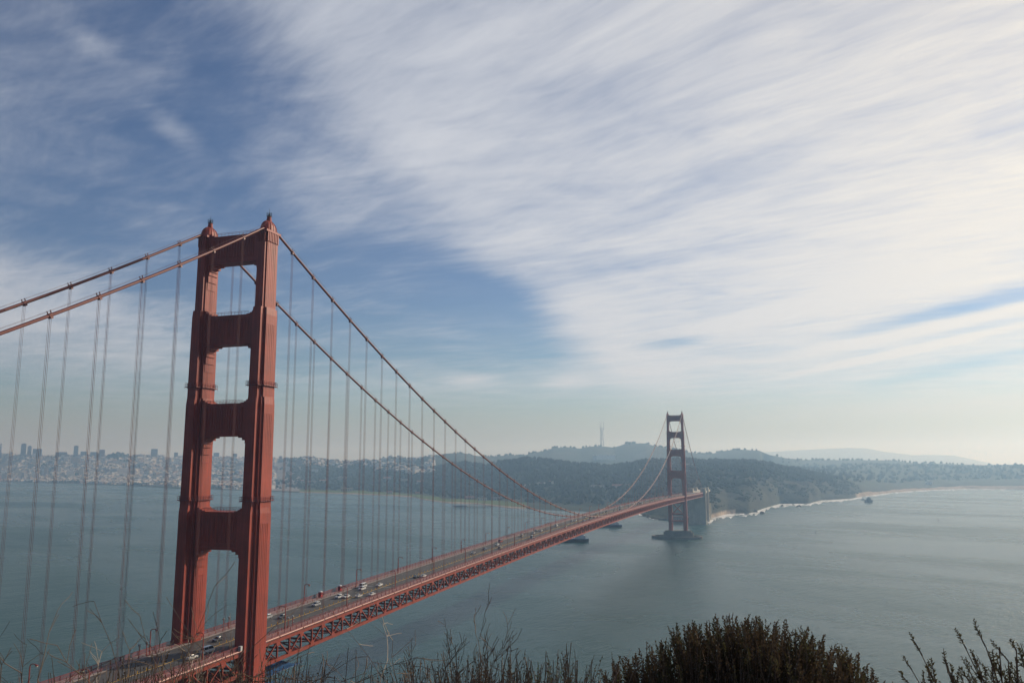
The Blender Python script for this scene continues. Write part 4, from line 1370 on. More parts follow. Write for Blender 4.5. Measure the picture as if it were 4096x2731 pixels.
# ---- woods: each crown a rough faceted clump, massed as one forest
M['forest'] = cover_material('evergreen_forest', False, (0.030, 0.043, 0.026))
def crown_pts(x, y, z, r_, h_):
    vs = [(x, y, z + h_)]
    for k, (rr_, zz) in enumerate(((0.75, 0.72), (1.0, 0.42), (0.7, 0.12))):
        for j in range(6):
            t = 2 * math.pi * (j + 0.5 * (k % 2)) / 6
            q = r_ * rr_ * rng.uniform(0.7, 1.25)
            vs.append((x + q * math.cos(t), y + q * math.sin(t), z + h_ * zz * rng.uniform(0.85, 1.15)))
    fs = [(0, 1 + j, 1 + (j + 1) % 6) for j in range(6)]
    for k in range(2):
        for j in range(6):
            a_, b_ = 1 + 6 * k + j, 1 + 6 * k + (j + 1) % 6
            fs.append((a_, a_ + 6, b_ + 6, b_))
    return vs, fs
b = MB()
cnt = 0
while cnt < 10500:
    u = rng.random()
    if u < 0.62:
        a = -34 + rng.random() * 37
        r0, rm = float(tab(COAST, 1, a)), float(tab(MID, 1, a))
        T = rng.random() ** 0.7
        r = r0 + (rm - r0) * (0.14 + 0.87 * T)
        if a > -8 and (r - r0) < 260:
            continue
        if -37 < a < -17.5 and r - r0 < 330:
            continue
        sc = 1.0
    elif u < 0.90:
        a = -52 + rng.random() * 18
        r0, rm = float(tab(COAST, 1, a)), float(tab(MID, 1, a))
        r = r0 + (rm - r0) * (0.04 + 0.97 * rng.random())
        if mnoise.noise(Vector((*pos(a, r), 5)) / 420) < 0.10:
            continue
        sc = 1.2
    elif u < 0.80:
        a = -45.5 + rng.random() * 8
        r = float(tab(COAST, 1, a)) + rng.uniform(60, 380)
        sc = 1.3
    elif u < 0.95:
        a = -28 + rng.random() * 42
        r = float(tab(FAR, 1, a)) * rng.uniform(0.97, 1.01) if rng.random() < 0.5 else float(tab(MID, 1, a)) * rng.uniform(0.985, 1.01)
        sc = 1.0 if r < 6000 else 1.25
    else:
        a = 0 + rng.random() * 15
        r = rng.uniform(float(tab(MID, 1, a)), 6200)
        sc = 1.2
    x, y = pos(a, r); z, _ = ground(a, r)
    if z < 1.2:
        continue
    hh = rng.uniform(8, 17) * sc
    b.add(*crown_pts(x, y, z - 1.5, hh * rng.uniform(0.42, 0.62), hh))
    cnt += 1
for k in range(2600):
    a = -6.5 + rng.random() * 11
    r0 = float(tab(COAST, 1, a))
    r = r0 + 25 + 420 * rng.random()
    if mnoise.noise(Vector((*pos(a, r), 9)) / 70) < -0.05:
        continue
    x, y = pos(a, r); z, _ = ground(a, r)
    hh = rng.uniform(2.5, 7)
    b.add(*crown_pts(x, y, z - 0.8, hh * 0.8, hh))
tag(b.build('woods', M['forest'], smooth=False), 'dark evergreen woods massed over the hills across the water', 'woods', kind='stuff')
# tree clump on the city ridge
b = MB()
for k in range(46):
    a = -44.9 + 1.15 * (k / 46) + 0.05 * rng.random(); r = 7700 + rng.uniform(-60, 60)
    x, y = pos(a, r); z, _ = ground(a, r)
    hh = 26 + 24 * math.sin(math.pi * k / 46) + rng.uniform(-5, 5)
    b.add(*crown_pts(x, y, z - 2, hh * 0.4, hh))
tag(b.build('park_trees', M['forest']), 'dark clump of park trees standing on the city ridge', 'trees', kind='stuff')

# ---- boats under the bridge, buoys
M['hull'] = mat('dark_hull', (0.03, 0.03, 0.034), 0.5, 0.1, 0.3)
M['deckhouse'] = mat('boat_white', (0.55, 0.56, 0.55), 0.5, 0.1, 0.3)
M['boat_blue'] = mat('boat_blue', (0.05, 0.12, 0.25), 0.5, 0.1, 0.3)
def boat(x, y, L, label, rz):
    o = empty('ship', (x, y, 0), rz); tag(o, label, 'ship', 'ships passing under the bridge')
    B = L * 0.11
    out = [(-L / 2, -B), (L * 0.30, -B), (L * 0.44, -B * 0.5), (L / 2, 0), (L * 0.44, B * 0.5), (L * 0.30, B), (-L / 2, B)]
    b = MB(); b.prism([(x_ * 0.96, y_ * 0.85) for x_, y_ in out], -1.5, 5.0, out); b.build('hull', M['hull'], o)
    b = MB(); b.prism([(x_ * 0.985, y_ * 0.96) for x_, y_ in out], 5.003, 5.6); b.build('deck', M['boat_blue'], o)
    b = MB(); b.box(-L * 0.40, -L * 0.12, -B * 0.75, B * 0.75, 5.5, 11); b.box(-L * 0.36, -L * 0.18, -B * 0.6, B * 0.6, 11.003, 14.0); b.build('deckhouse', M['deckhouse'], o)
    b = MB(); b.box(-L * 0.115, -L * 0.1145, -B * 0.6, B * 0.6, 9, 10.2); b.box(-L * 0.1795, -L * 0.179, -B * 0.5, B * 0.5, 12, 13.2); b.build('window_row', M['window'], o)
    b = MB(); b.lathe([(1.6, 13.9), (1.3, 17.5)], -L * 0.31, 0, 8); b.build('funnel', M['hull'], o)
    MB().tube([(L * 0.2, 0, 5.5), (L * 0.2, 0, 17)], [0.3, 0.15], 5).build('mast', M['galv'], o)
    b = MB(); b.box(L * 0.0, L * 0.16, -B * 0.6, B * 0.6, 5.6, 7.4); b.build('hatch', M['house']['grey'], o)
boat(-172, 1160, 64, 'dark-hulled ship with pale deckhouse showing just below the bridge deck, nearer one', R(200))
boat(-180, 1490, 70, 'dark-hulled ship further off, stern showing below the bridge deck near the far tower', R(195))
def buoy(x, y, label):
    o = empty('channel_buoy', (x, y, 0)); tag(o, label, 'buoy', 'buoys on the ocean side')
    b = MB(); b.lathe([(1.4, -0.8), (1.5, 0.7), (1.2, 1.0)], 0, 0, 10); b.build('float', M['hull'], o)
    b = MB()
    for k in range(4):
        t = math.pi / 4 + k * math.pi / 2
        b.bar((1.0 * math.cos(t), 1.0 * math.sin(t), 1.0), (0.25 * math.cos(t), 0.25 * math.sin(t), 4.4), 0.16, 0.16)
    b.box(-0.4, 0.4, -0.4, 0.4, 4.4, 5.4); b.build('cage', M['hull'], o)
buoy(241, 1477, 'dark buoy on the open water right of the far tower')
buoy(526, 1913, 'small dark buoy far out on the right')

# ------------------------------------------------------------------ street lamps on the bridge
lamp_pole = MB().tube([(0, 0, 0), (0, 0, 0.5), (0, 0, 7.6)], [0.24, 0.20, 0.15], 6).mesh('pole', M['orange'])
arm_b = MB(); arm_b.tube([(0, 0, 7.5)] + [(0.9 * (1 - math.cos(t)) + 0.0, 0, 7.5 + 0.9 * math.sin(t)) for t in [math.pi / 2 * k / 5 for k in range(1, 6)]] + [(2.2, 0, 8.38)], 0.13, 5)
lamp_arm = arm_b.mesh('arm', M['orange'])
lb_ = MB(); lb_.lathe([(0.24, 8.3), (0.42, 8.18), (0.46, 8.0)], 2.4, 0, 8); lamp_head = lb_.mesh('lantern', M['orange_dark'])
lb_ = MB(); lb_.lathe([(0.40, 7.99), (0.34, 7.72), (0.1, 7.62)], 2.4, 0, 8); lamp_lens = lb_.mesh('lens', M['lens'])
def street_lamp(s, y, label, group='street lamps along the bridge'):
    o = empty('street_lamp', (s * 10.6, y, deck_z(y)), 0 if s < 0 else math.pi)
    for nm, me_ in (('pole', lamp_pole), ('arm', lamp_arm), ('lantern', lamp_head)):
        q = place(nm, me_, o)
    place('lens', lamp_lens, q)
    return tag(o, label, 'street lamp', group)
ORD = ['first', 'second', 'third', 'fourth', 'fifth', 'sixth', 'seventh', 'eighth']
for s in (-1, 1):
    side = 'far sidewalk' if s < 0 else 'near sidewalk'
    for k in range(27):
        y = 24.3 + 45.72 * k
        lb = f'{ORD[k]} curved street lamp beyond the near tower on the {side}' if k < 8 else f'tiny street lamp on the {side} towards the far tower'
        street_lamp(s, y, lb)
    for k in range(1, 4):
        street_lamp(s, 24.3 - 45.72 * k, f'{ORD[k - 1]} curved street lamp on the {side} left of the near tower')
# short floodlight posts beside the near tower
fl_pole = MB().tube([(0, 0, 0), (0, 0, 3.6)], 0.13, 6).mesh('post', M['orange'])
fb_ = MB(); fb_.lathe([(0.16, 3.55), (0.42, 3.8), (0.42, 4.25), (0.2, 4.4)], 0, 0, 8); fl_head = fb_.mesh('lamp_head', M['galv'])
for x, y, lb in ((-11.4, 17.0, 'short floodlight post on the far walk inside the near tower portal, left of the pair'), (-11.4, 20.2, 'short floodlight post on the far walk inside the near tower portal, right of the pair'),
                 (11.2, 25.5, 'short floodlight post just right of the near tower, left of the pair'), (11.2, 28.4, 'short floodlight post just right of the near tower, right of the pair'),
                 (-11.4, -22.0, 'short floodlight post left of the near tower, right of the pair'), (-11.4, -25.2, 'short floodlight post left of the near tower, left of the pair')):
    o = empty('floodlight_post', (x, y, deck_z(y))); place('post', fl_pole, o); place('lamp_head', fl_head, o)
    tag(o, lb, 'floodlight', 'floodlight posts by the tower')
# red booths on the far walk
M['booth'] = mat('bright_red_booth', (0.42, 0.03, 0.03), 0.45, 0.1, 0.8)
for y, lb in ((86.0, 'bright red booth with pale roof on the far walk, nearer one'), (103.0, 'bright red booth with pale roof on the far walk, further one')):
    o = empty('sidewalk_booth', (-12.2, y, deck_z(y))); tag(o, lb, 'booth', 'red booths on the far walk')
    b = MB(); b.box(-0.75, 0.75, -0.75, 0.75, 0, 2.3); b.build('cabin', M['booth'], o)
    b = MB(); b.lathe([(1.05, 2.303), (0.95, 2.6), (0.3, 2.9)], 0, 0, 8); b.build('roof', M['deckhouse'], o)
    b = MB(); b.box(-0.4, 0.4, -0.78, -0.753, 0.2, 2.0); b.build('door', M['orange_dark'], o)
    b = MB(); b.box(0.753, 0.775, -0.4, 0.4, 1.2, 2.0); b.build('window', M['window'], o)
# white equipment cabinet at the foot of the near tower, blue work sheeting under the deck
o = empty('equipment_cabinet', (14.6, -7.4, deck_z(-7.4))); tag(o, 'white equipment cabinet at the foot of the near tower leg', 'cabinet')
b = MB(); b.box(-0.5, 0.5, -0.45, 0.45, 0.05, 1.5); b.build('case', M['deckhouse'], o)
b = MB(); b.box(-0.36, 0.36, -0.475, -0.452, 0.25, 1.35); b.build('door', M['galv'], o)
M['tarp'] = mat('blue_work_sheeting', (0.035, 0.12, 0.30), 0.55, 0.2, 0.5, bump=0.6, bscale=1.0)
def sheeting(name, x0, x1, y0, y1, z, label):
    b = MB(); n = 26
    for i in range(n + 1):
        for j in range(7):
            x = x0 + (x1 - x0) * j / 6; y = y0 + (y1 - y0) * i / n
            b.v.append((x, y, z + 0.5 * mnoise.noise(Vector((x * 0.4, y * 0.4, 3))) - 0.9 * math.sin(math.pi * j / 6)))
    b.f = [(i * 7 + j, i * 7 + j + 1, (i + 1) * 7 + j + 1, (i + 1) * 7 + j) for i in range(n) for j in range(6)]
    ob = b.build(name, M['tarp'])
    ob.modifiers.new('thick', 'SOLIDIFY').thickness = 0.06
    return tag(ob, label, 'work sheeting', 'blue sheeting under the deck')
sheeting('work_sheeting', 5.0, 15.6, -4.0, 30.0, 64.2, 'blue work sheeting slung under the deck right of the near tower, upper run')
sheeting('work_sheeting', 7.0, 16.2, -9.0, 12.0, 62.0, 'blue work sheeting slung low behind the near tower leg')

# ------------------------------------------------------------------ vehicles
CAR = {'white': (0.62, 0.62, 0.60), 'silver': (0.36, 0.37, 0.38), 'dark': (0.030, 0.034, 0.045), 'red': (0.30, 0.03, 0.03), 'tan': (0.30, 0.26, 0.20), 'blue': (0.04, 0.07, 0.14)}
def car_paint(k, c):
    m_ = mat(k + '_car_paint', c, 0.28, 0.04, 1.0)
    m_.node_tree.nodes['Principled BSDF'].inputs['Coat Weight'].default_value = 0.6
    return m_
M['car'] = {k: car_paint(k, c) for k, c in CAR.items()}
M['tyre'] = mat('tyre_rubber', (0.018, 0.018, 0.018), 0.85, 0.1, 2.0)
M['rim'] = mat('alloy_rim', (0.45, 0.46, 0.47), 0.3, 0.1, 2.0, metal=0.8)
M['car_glass'] = mat('tinted_car_glass', (0.015, 0.018, 0.022), 0.08, 0.05, 1.0)
M['head_lamp'] = mat('car_headlamp', (0.7, 0.72, 0.75), 0.12, 0.05, 1.0)
M['tail_lamp'] = mat('car_tail_lamp', (0.35, 0.02, 0.02), 0.2, 0.05, 1.0)
# body stations along the length: (y, half width, z bottom, z shoulder)
KINDS = {
    'sedan': dict(L=4.7, W=0.90, sh=[(-2.35, .70, .38, .72), (-2.2, .84, .24, .82), (-1.2, .90, .20, .92), (0.9, .90, .20, .95), (1.9, .88, .22, .98), (2.30, .80, .30, .92), (2.36, .72, .40, .80)],
                  cab=[(-1.05, .90), (-0.25, 1.42), (0.75, 1.44), (1.75, .98)], wb=1.38),
    'suv': dict(L=4.8, W=0.95, sh=[(-2.40, .76, .45, .90), (-2.25, .90, .30, 1.02), (-1.2, .95, .26, 1.10), (0.9, .95, .26, 1.12), (2.2, .94, .28, 1.14), (2.42, .86, .40, 1.02)],
                cab=[(-1.15, 1.08), (-0.45, 1.72), (1.85, 1.72), (2.33, 1.12)], wb=1.42),
    'van': dict(L=5.6, W=1.0, sh=[(-2.8, .82, .45, .95), (-2.6, .96, .32, 1.10), (-1.9, 1.0, .30, 1.20), (2.6, 1.0, .30, 1.25), (2.8, .95, .40, 1.22)],
                cab=[(-2.2, 1.16), (-1.55, 2.15), (2.55, 2.2), (2.78, 1.22)], wb=1.75)}
car_cache = {}
def car_meshes(kind, colour):
    if (kind, colour) in car_cache:
        return car_cache[(kind, colour)]
    K = KINDS[kind]; out = []
    b = MB(); rs = []
    for y, hw, z0, z1 in K['sh']:
        rs.append([(-hw * 0.9, y, z0), (-hw, y, z0 + (z1 - z0) * .35), (-hw * .98, y, z1 - .05), (-hw * .86, y, z1), (hw * .86, y, z1), (hw * .98, y, z1 - .05), (hw, y, z0 + (z1 - z0) * .35), (hw * .9, y, z0)][::-1])
    b.rings(rs)
    W = K['W']; c = K['cab']
    # roof panel over the glasshouse
    (y0, z0), (y1, z1), (y2, z2), (y3, z3) = c
    rw = W * 0.70
    b.rings([[(-rw, y1 - .02, z1 - .05), (rw, y1 - .02, z1 - .05), (rw * .94, y1 + .02, z1 + .02), (-rw * .94, y1 + .02, z1 + .02)],
             [(-rw, y2 + .02, z2 - .05), (rw, y2 + .02, z2 - .05), (rw * .94, y2 - .02, z2 + .02), (-rw * .94, y2 - .02, z2 + .02)]])
    for s in (-1, 1):                                  # pillars
        b.bar((s * W * .86, y0, z0 - .05), (s * rw, y1, z1 - .02), 0.09, 0.09)
        b.bar((s * W * .86, y3, z3 - .05), (s * rw, y2, z2 - .02), 0.12, 0.14)
        b.bar((s * W * .87, (y1 + y2) / 2, z0 - .05), (s * rw, (y1 + y2) / 2, z1 - .02), 0.07, 0.09)
    out.append(('body', b.mesh('body', M['car'][colour])))
    b = MB(); gw = W * .85
    b.rings([[(-gw, y0 + .03, z0 - .06), (gw, y0 + .03, z0 - .06), (gw, y3 - .03, z3 - .06), (-gw, y3 - .03, z3 - .06)],
             [(-rw * .97, y1, z1 - .055), (rw * .97, y1, z1 - .055), (rw * .97, y2, z2 - .055), (-rw * .97, y2, z2 - .055)]])
    out.append(('windows', b.mesh('windows', M['car_glass'])))
    wb, r_ = K['wb'], 0.33
    for sx in (-1, 1):
        for sy in (-1, 1):
            b = MB(); xa, xb = sorted((sx * (W - .22), sx * (W + .01)))
            b.rings([[(x_, sy * wb + r_ * math.cos(t), r_ + r_ * math.sin(t)) for t in [2 * math.pi * k / 12 for k in range(12)]] for x_ in (xa, xb)])
            rim = MB(); xr = sx * (W + .013)
            rim.rings([[(x_, sy * wb + .19 * math.cos(t), r_ + .19 * math.sin(t)) for t in [2 * math.pi * k / 8 for k in range(8)]] for x_ in sorted((xr, xr + sx * .02))])
            out.append(('wheel', b.mesh('wheel', M['tyre']), rim.mesh('rim', M['rim'])))
    f = K['sh'][0]; g = K['sh'][-1]
    for s in (-1, 1):
        out.append(('headlight', MB().box(s * .58 - .17, s * .58 + .17, f[0] - .03, f[0] + .06, f[3] - .16, f[3] - .02).mesh('headlight', M['head_lamp'])))
        out.append(('tail_light', MB().box(s * .60 - .13, s * .60 + .13, g[0] - .05, g[0] + .03, g[3] - .26, g[3] - .08).mesh('tail_light', M['tail_lamp'])))
    car_cache[(kind, colour)] = out
    return out
def car(kind, colour, x, y, north, label, group='traffic on the bridge'):
    nm = {'sedan': 'car', 'suv': 'sport_utility_car', 'van': 'van'}[kind]
    o = empty(nm, (x, y, deck_z(y) - 0.215), 0 if north else math.pi)
    for it in car_meshes(kind, colour):
        q = place(it[0], it[1], o)
        if len(it) == 3:
            place('rim', it[2], q)
    return tag(o, label, 'van' if kind == 'van' else 'car', group)
E_ = [('sedan', 'dark', -2.7, 3.0, 1, 'dark sedan with pale roof inside the near tower portal'),
      ('suv', 'silver', -8.3, 40.0, 1, 'pale car just emerging right of the near tower by the far walk'),
      ('sedan', 'dark', -3.1, 42.8, 1, 'dark car on the roadway just right of the near tower'),
      ('suv', 'silver', -3.6, 68.5, 1, 'silver car alone in the lane nearest the red booth'),
      ('suv', 'white', -3.4, 87.5, 1, 'white car right of the silver car, front of a close pair'),
      ('sedan', 'white', -1.0, 89.5, 1, 'white car partly hidden behind the front of the close pair'),
      ('van', 'white', -6.9, 115.5, 1, 'pale van beside the far walk behind a white car'),
      ('suv', 'white', -3.9, 109.5, 1, 'white car in front of the pale van'),
      ('sedan', 'white', -1.2, 122.0, 1, 'white car alone beside the yellow line, right of the pale van'),
      ('sedan', 'white', 3.9, 92.5, 0, 'white car below the yellow line, left of two on the near lanes'),
      ('sedan', 'white', 7.7, 98.0, 0, 'white car below the yellow line, right of two on the near lanes'),
      ('sedan', 'dark', 5.4, 150.5, 0, 'dark car with a bright roof on the near lanes right of the second near lamp'),
      ('sedan', 'white', 8.0, 154.0, 0, 'white car beside the dark car on the near lanes'),
      ('sedan', 'silver', -2.2, 252.5, 1, 'pale car mid-span on the far lanes'),
      ('sedan', 'blue', -2.4, 274.0, 1, 'dark blue car following the pale mid-span car'),
      ('suv', 'white', -2.4, 299.0, 1, 'white car in the middle of a trio side by side'),
      ('suv', 'tan', 5.9, 282.0, 0, 'car with a yellowish glint below a white one, lowest of the trio'),
      ('van', 'red', -7.0, 319.0, 1, 'reddish van against the far walk, topmost of the trio'),
      ('suv', 'tan', -4.2, 361.0, 1, 'tan car casting a dark shadow near the lowest cable'),
      ('suv', 'white', -2.6, 386.0, 1, 'bright white car below a grey one near mid-span'),
      ('sedan', 'silver', -7.2, 409.0, 1, 'grey car by the far walk above a bright white one'),
      ('van', 'silver', 7.2, 352.0, 0, 'silver van on the near lanes near mid-span'),
      ('sedan', 'white', -2.6, 408.0, 1, 'white car just right of the bright white one'),
      ('van', 'white', -3.2, 457.0, 1, 'white van standing out before the cables cross'),
      ('sedan', 'white', 7.8, 448.0, 0, 'white car on the near lanes below the white van'),
      ('suv', 'silver', -4.0, 515.0, 1, 'silver car under the meeting point of the cables'),
      ('sedan', 'white', -1.2, 519.0, 1, 'white car beside the silver one under the meeting point of the cables'),
      ('suv', 'white', 7.6, 517.0, 0, 'white car on the near lanes where the railing meets the cable'),
      ('sedan', 'dark', 3.6, 563.0, 0, 'dark car just past mid-span'),
      ('sedan', 'white', 7.0, 544.0, 0, 'white car on the near lanes just before mid-span'),
      ('sedan', 'silver', 7.2, 565.0, 0, 'silver car on the near lanes at mid-span'),
      ('suv', 'white', -3.0, 567.0, 1, 'white car on the far lanes at mid-span'),
      ('van', 'white', 5.0, -12.0, 0, 'white van behind twigs left of the near tower leg'),
      ('sedan', 'white', 5.6, -20.5, 0, 'white car behind twigs at the lower left of the near tower')]
for k, c, x, y, nth, lb in E_:
    car(k, c, x, y, nth, lb)
for i in range(34):
    x = rng.choice((-7.2, -3.8, -1.0, 4.2, 7.4))
    y = 605 + i * 19 + rng.uniform(-5, 5)
    kd, cl = rng.choice(('sedan', 'suv', 'sedan', 'van')), rng.choice(('white', 'white', 'silver', 'dark', 'tan'))
    car(kd, cl, x, y, 1 if x < 1 else 0, f"tiny {cl} {'van' if kd == 'van' else 'tall car' if kd == 'suv' else 'car'} on the {'far' if x < 1 else 'near'} lanes, {'just past mid-span' if y < 830 else 'two thirds along the bridge' if y < 1050 else 'close to the far tower'}", 'distant traffic')

# ------------------------------------------------------------------ plants on the edge of the headland
M['bark'] = mat('dead_twig_bark', (0.155, 0.105, 0.072), 0.9, 0.25, 3.0)
M['bark_pale'] = mat('bleached_twig', (0.46, 0.37, 0.28), 0.9, 0.2, 3.0)
def leaf_mat(name, c, var=0.35):
    """Small leaf: dull upper side, some light coming through."""
    m_ = mat(name, c, 0.75, var, 1.6, spec=0.2)
    t = NT(m_.node_tree)
    b_ = m_.node_tree.nodes['Principled BSDF']
    tl = t.node('ShaderNodeBsdfTranslucent')
    m_.node_tree.links.new(b_.inputs['Base Color'].links[0].from_socket, tl.inputs['Color'])
    mx = t.node('ShaderNodeMixShader')
    mx.inputs[0].default_value = 0.35
    m_.node_tree.links.new(b_.outputs[0], mx.inputs[1])
    m_.node_tree.links.new(tl.outputs[0], mx.inputs[2])
    out = [n for n in m_.node_tree.nodes if n.type == 'OUTPUT_MATERIAL'][0]
    m_.node_tree.links.new(mx.outputs[0], out.inputs['Surface'])
    return m_


M['bush_leaf'] = leaf_mat('brown_bush_leaf', (0.078, 0.056, 0.034))
M['bush_leaf2'] = leaf_mat('olive_bush_leaf', (0.070, 0.064, 0.030))
M['weed_leaf'] = leaf_mat('green_weed_leaf', (0.12, 0.17, 0.04), 0.3)
M['weed_dry'] = mat('dry_weed_stalk', (0.19, 0.135, 0.09), 0.9, 0.25, 2.0)


def local(d, l):
    """World point on the slope, d ahead and l to the right of the viewpoint."""
    q = CAM + FWD * d + RGT * l
    return Vector((q.x, q.y, head_z(d, l)))


def grow(b, p0, d0, L, r0, depth, r_, spread=0.5, tips=None, nseg=4, sides=4, up=0.12, kids=(2, 4), shrink=(0.5, 0.8)):
    """A crooked twig with forks; every twig a tapered tube."""
    pts, rad = [p0.copy()], [r0]
    d = d0.normalized(); p = p0.copy()
    for k in range(nseg):
        d = (d + Vector((r_.gauss(0, 1), r_.gauss(0, 1), r_.gauss(0, 1))) * 0.13 + Vector((0, 0, up * 0.3))).normalized()
        p = p + d * (L / nseg)
        pts.append(p.copy()); rad.append(max(r0 * (1 - 0.68 * (k + 1) / nseg), 0.0017))
    b.tube(pts, rad, sides)
    if tips is not None:
        tips.append((pts, d))
    if depth > 0:
        for k in range(r_.randint(*kids)):
            i = r_.randint(1, nseg)
            q = pts[i]
            dd = (pts[i] - pts[i - 1]).normalized()
            side = Vector((r_.gauss(0, 1), r_.gauss(0, 1), r_.gauss(0, 0.6))).normalized()
            nd = (dd + side * spread * r_.uniform(0.6, 1.3) + Vector((0, 0, up))).normalized()
            grow(b, q, nd, L * r_.uniform(*shrink), max(rad[i] * 0.72, 0.0018), depth - 1, r_, spread, tips, nseg, sides, up, kids, shrink)


def leaf(b, p, d, up, L, w_):
    s = d.cross(up)
    if s.length < 1e-5:
        s = Vector((1, 0, 0))
    s = s.normalized() * w_ / 2
    m_ = p + d * L * 0.5
    b.add([p, m_ + s, p + d * L, m_ - s], [(0, 1, 2, 3)])


def sprig(fb_, sb, p0, d0, L, r_, leaves=46, ll=0.026, lw=0.009, bend=0.0, start=0.25):
    """Upright leafy shoot: a thin stem closely set with small leaves."""
    pts = [p0.copy()]; d = d0.normalized(); p = p0.copy(); n = 6
    for k in range(n):
        d = (d + Vector((r_.gauss(0, .06), r_.gauss(0, .06), bend + r_.gauss(0, .03)))).normalized()
        p = p + d * (L / n); pts.append(p.copy())
    sb.tube(pts, [0.004 * (1 - 0.8 * k / n) + 0.0008 for k in range(n + 1)], 3)
    for k in range(leaves):
        u = start + (1 - start) * (k + r_.random()) / leaves
        i = min(int(u * n), n - 1); f = u * n - i
        q = pts[i].lerp(pts[i + 1], f); dd = (pts[i + 1] - pts[i]).normalized()
        side = Vector((r_.gauss(0, 1), r_.gauss(0, 1), r_.gauss(0, 1)))
        side = (side - dd * side.dot(dd)).normalized()
        taper = 1.0 if u < 0.75 else (1.15 - u) * 2.4
        ld = (dd * 0.75 + side * 0.8).normalized()
        leaf(fb_, q, ld, side.cross(dd), ll * r_.uniform(0.6, 1.25) * max(taper, .3), lw * r_.uniform(0.7, 1.3))


# ---- big rounded bush of upright leafy shoots, right of centre
r_ = random.Random(11)
Dd = 6.2
base = local(Dd, 1.66)
bush = empty('round_bush', base)
tag(bush, 'large dark rounded bush of dense upright shoots, right of centre in the foreground', 'bush')
fb_, sb = MB(), MB()
fb2 = MB()
top_z = 137.72 - base.z
for k in range(2000):
    # tip somewhere in a dome; stems start lower and further in
    t = r_.uniform(0, 2 * math.pi); q = math.sqrt(r_.random())
    lx, ly = 1.17 * q * math.cos(t), 0.75 * q * math.sin(t)
    # outline: high in the middle-left, sloping down to the right
    prof = np.interp(lx, [-1.15, -0.95, -0.75, -0.55, -0.35, -0.1, 0.15, 0.4, 0.6, 0.8, 1.0, 1.15], [-0.62, -0.34, -0.24, -0.16, -0.05, 0.0, 0.0, -0.04, -0.12, -0.24, -0.40, -0.58])
    h = top_z + prof - 0.55 * (ly / 0.75) ** 2 - r_.random() ** 1.9 * 0.7
    h += 0.07 * mnoise.noise(Vector((lx * 6, ly * 6, 1)))
    tip = RGT * lx + FWD * ly + Vector((0, 0, h))
    L = r_.uniform(0.26, 0.5)
    d = Vector((RGT.x * lx * 0.22 + r_.gauss(0, .1), RGT.y * lx * 0.22 + r_.gauss(0, .1), 1)).normalized()
    sprig(fb_ if r_.random() < 0.7 else fb2, sb, tip - d * L, d, L, r_, leaves=54, ll=0.030, lw=0.010, start=0.12)
for k in range(26):
    t = r_.uniform(0, 2 * math.pi); q = math.sqrt(r_.random())
    end = RGT * (1.0 * q * math.cos(t)) + FWD * (0.65 * q * math.sin(t)) + Vector((0, 0, top_z * 0.72))
    grow(sb, Vector((0.05 * r_.gauss(0, 1), 0.05 * r_.gauss(0, 1), -0.1)), end, end.length * 0.42, 0.016, 2, r_, 0.5, up=0.2)
fb_.build('foliage', M['bush_leaf'], bush)
fb2.build('foliage', M['bush_leaf2'], bush)
sb.build('stems', M['bark'], bush)

# ---- wind-swept shrub at the lower right corner
base = local(5.2, 3.05)
shrub = empty('windswept_shrub', base)
tag(shrub, 'dark windswept shrub with curved leafy branch ends at the lower right corner', 'shrub')
fb_, sb = MB(), MB()
r_ = random.Random(5)
tips_ = [(2085, 1500), (2120, 1470), (2165, 1475), (2218, 1455), (2265, 1447), (2290, 1452), (2330, 1460), (2090, 1540), (2130, 1520), (2245, 1490), (2310, 1480), (2350, 1500), (2180, 1510), (2340, 1440), (2380, 1470), (2420, 1480), (2275, 1500), (2150, 1545), (2225, 1530), (2370, 1520)]
Fv = Vector((-math.sin(YAW) * math.cos(PITCH), math.cos(YAW) * math.cos(PITCH), math.sin(PITCH))); Uv = RGT.cross(Fv)
def sight(u, v, dist):
    """Point dist metres out on the line of sight through a spot given in thousandths of the view."""
    q = Fv * 3233.96 + RGT * (u * 1.7415 - 2048) + Uv * (1365.5 - v * 1.7415)
    return CAM + q.normalized() * dist
for u, v in tips_:
    tip = sight(u, v + 36, r_.uniform(4.9, 5.5)) - base
    root = RGT * r_.uniform(0.1, 0.5) + FWD * r_.gauss(0, .15) + Vector((0, 0, 0.1))
    # a bough that leaves the root leaning left, then turns up at its end
    ctrl1 = root.lerp(tip, 0.55) + Vector((0, 0, -0.10)); ctrl1 += RGT * -0.03
    pts = []
    for k in range(11):
        s_ = k / 10
        q = root * (1 - s_) ** 2 + ctrl1 * 2 * s_ * (1 - s_) + tip * s_ * s_
        pts.append(q + Vector((r_.gauss(0, .006), r_.gauss(0, .006), r_.gauss(0, .006))))
    sb.tube(pts, [0.009 * (1 - 0.8 * k / 10) + 0.001 for k in range(11)], 4)
    for k in range(4, 11):
        if r_.random() < 0.85:
            q = pts[k]; d = (pts[k] - pts[k - 1]).normalized()
            d = (d + RGT * -0.35 + Vector((r_.gauss(0, .35), r_.gauss(0, .35), 0.30))).normalized()
            sprig(fb_, sb, q, d, r_.uniform(0.06, 0.15), r_, leaves=26, ll=0.022, lw=0.007, bend=0.06, start=0.2)
    sprig(fb_, sb, pts[-2], (pts[-1] - pts[-3]).normalized() + Vector((0, 0, .5)), 0.15, r_, leaves=44, ll=0.022, lw=0.007, bend=0.1, start=0.0)
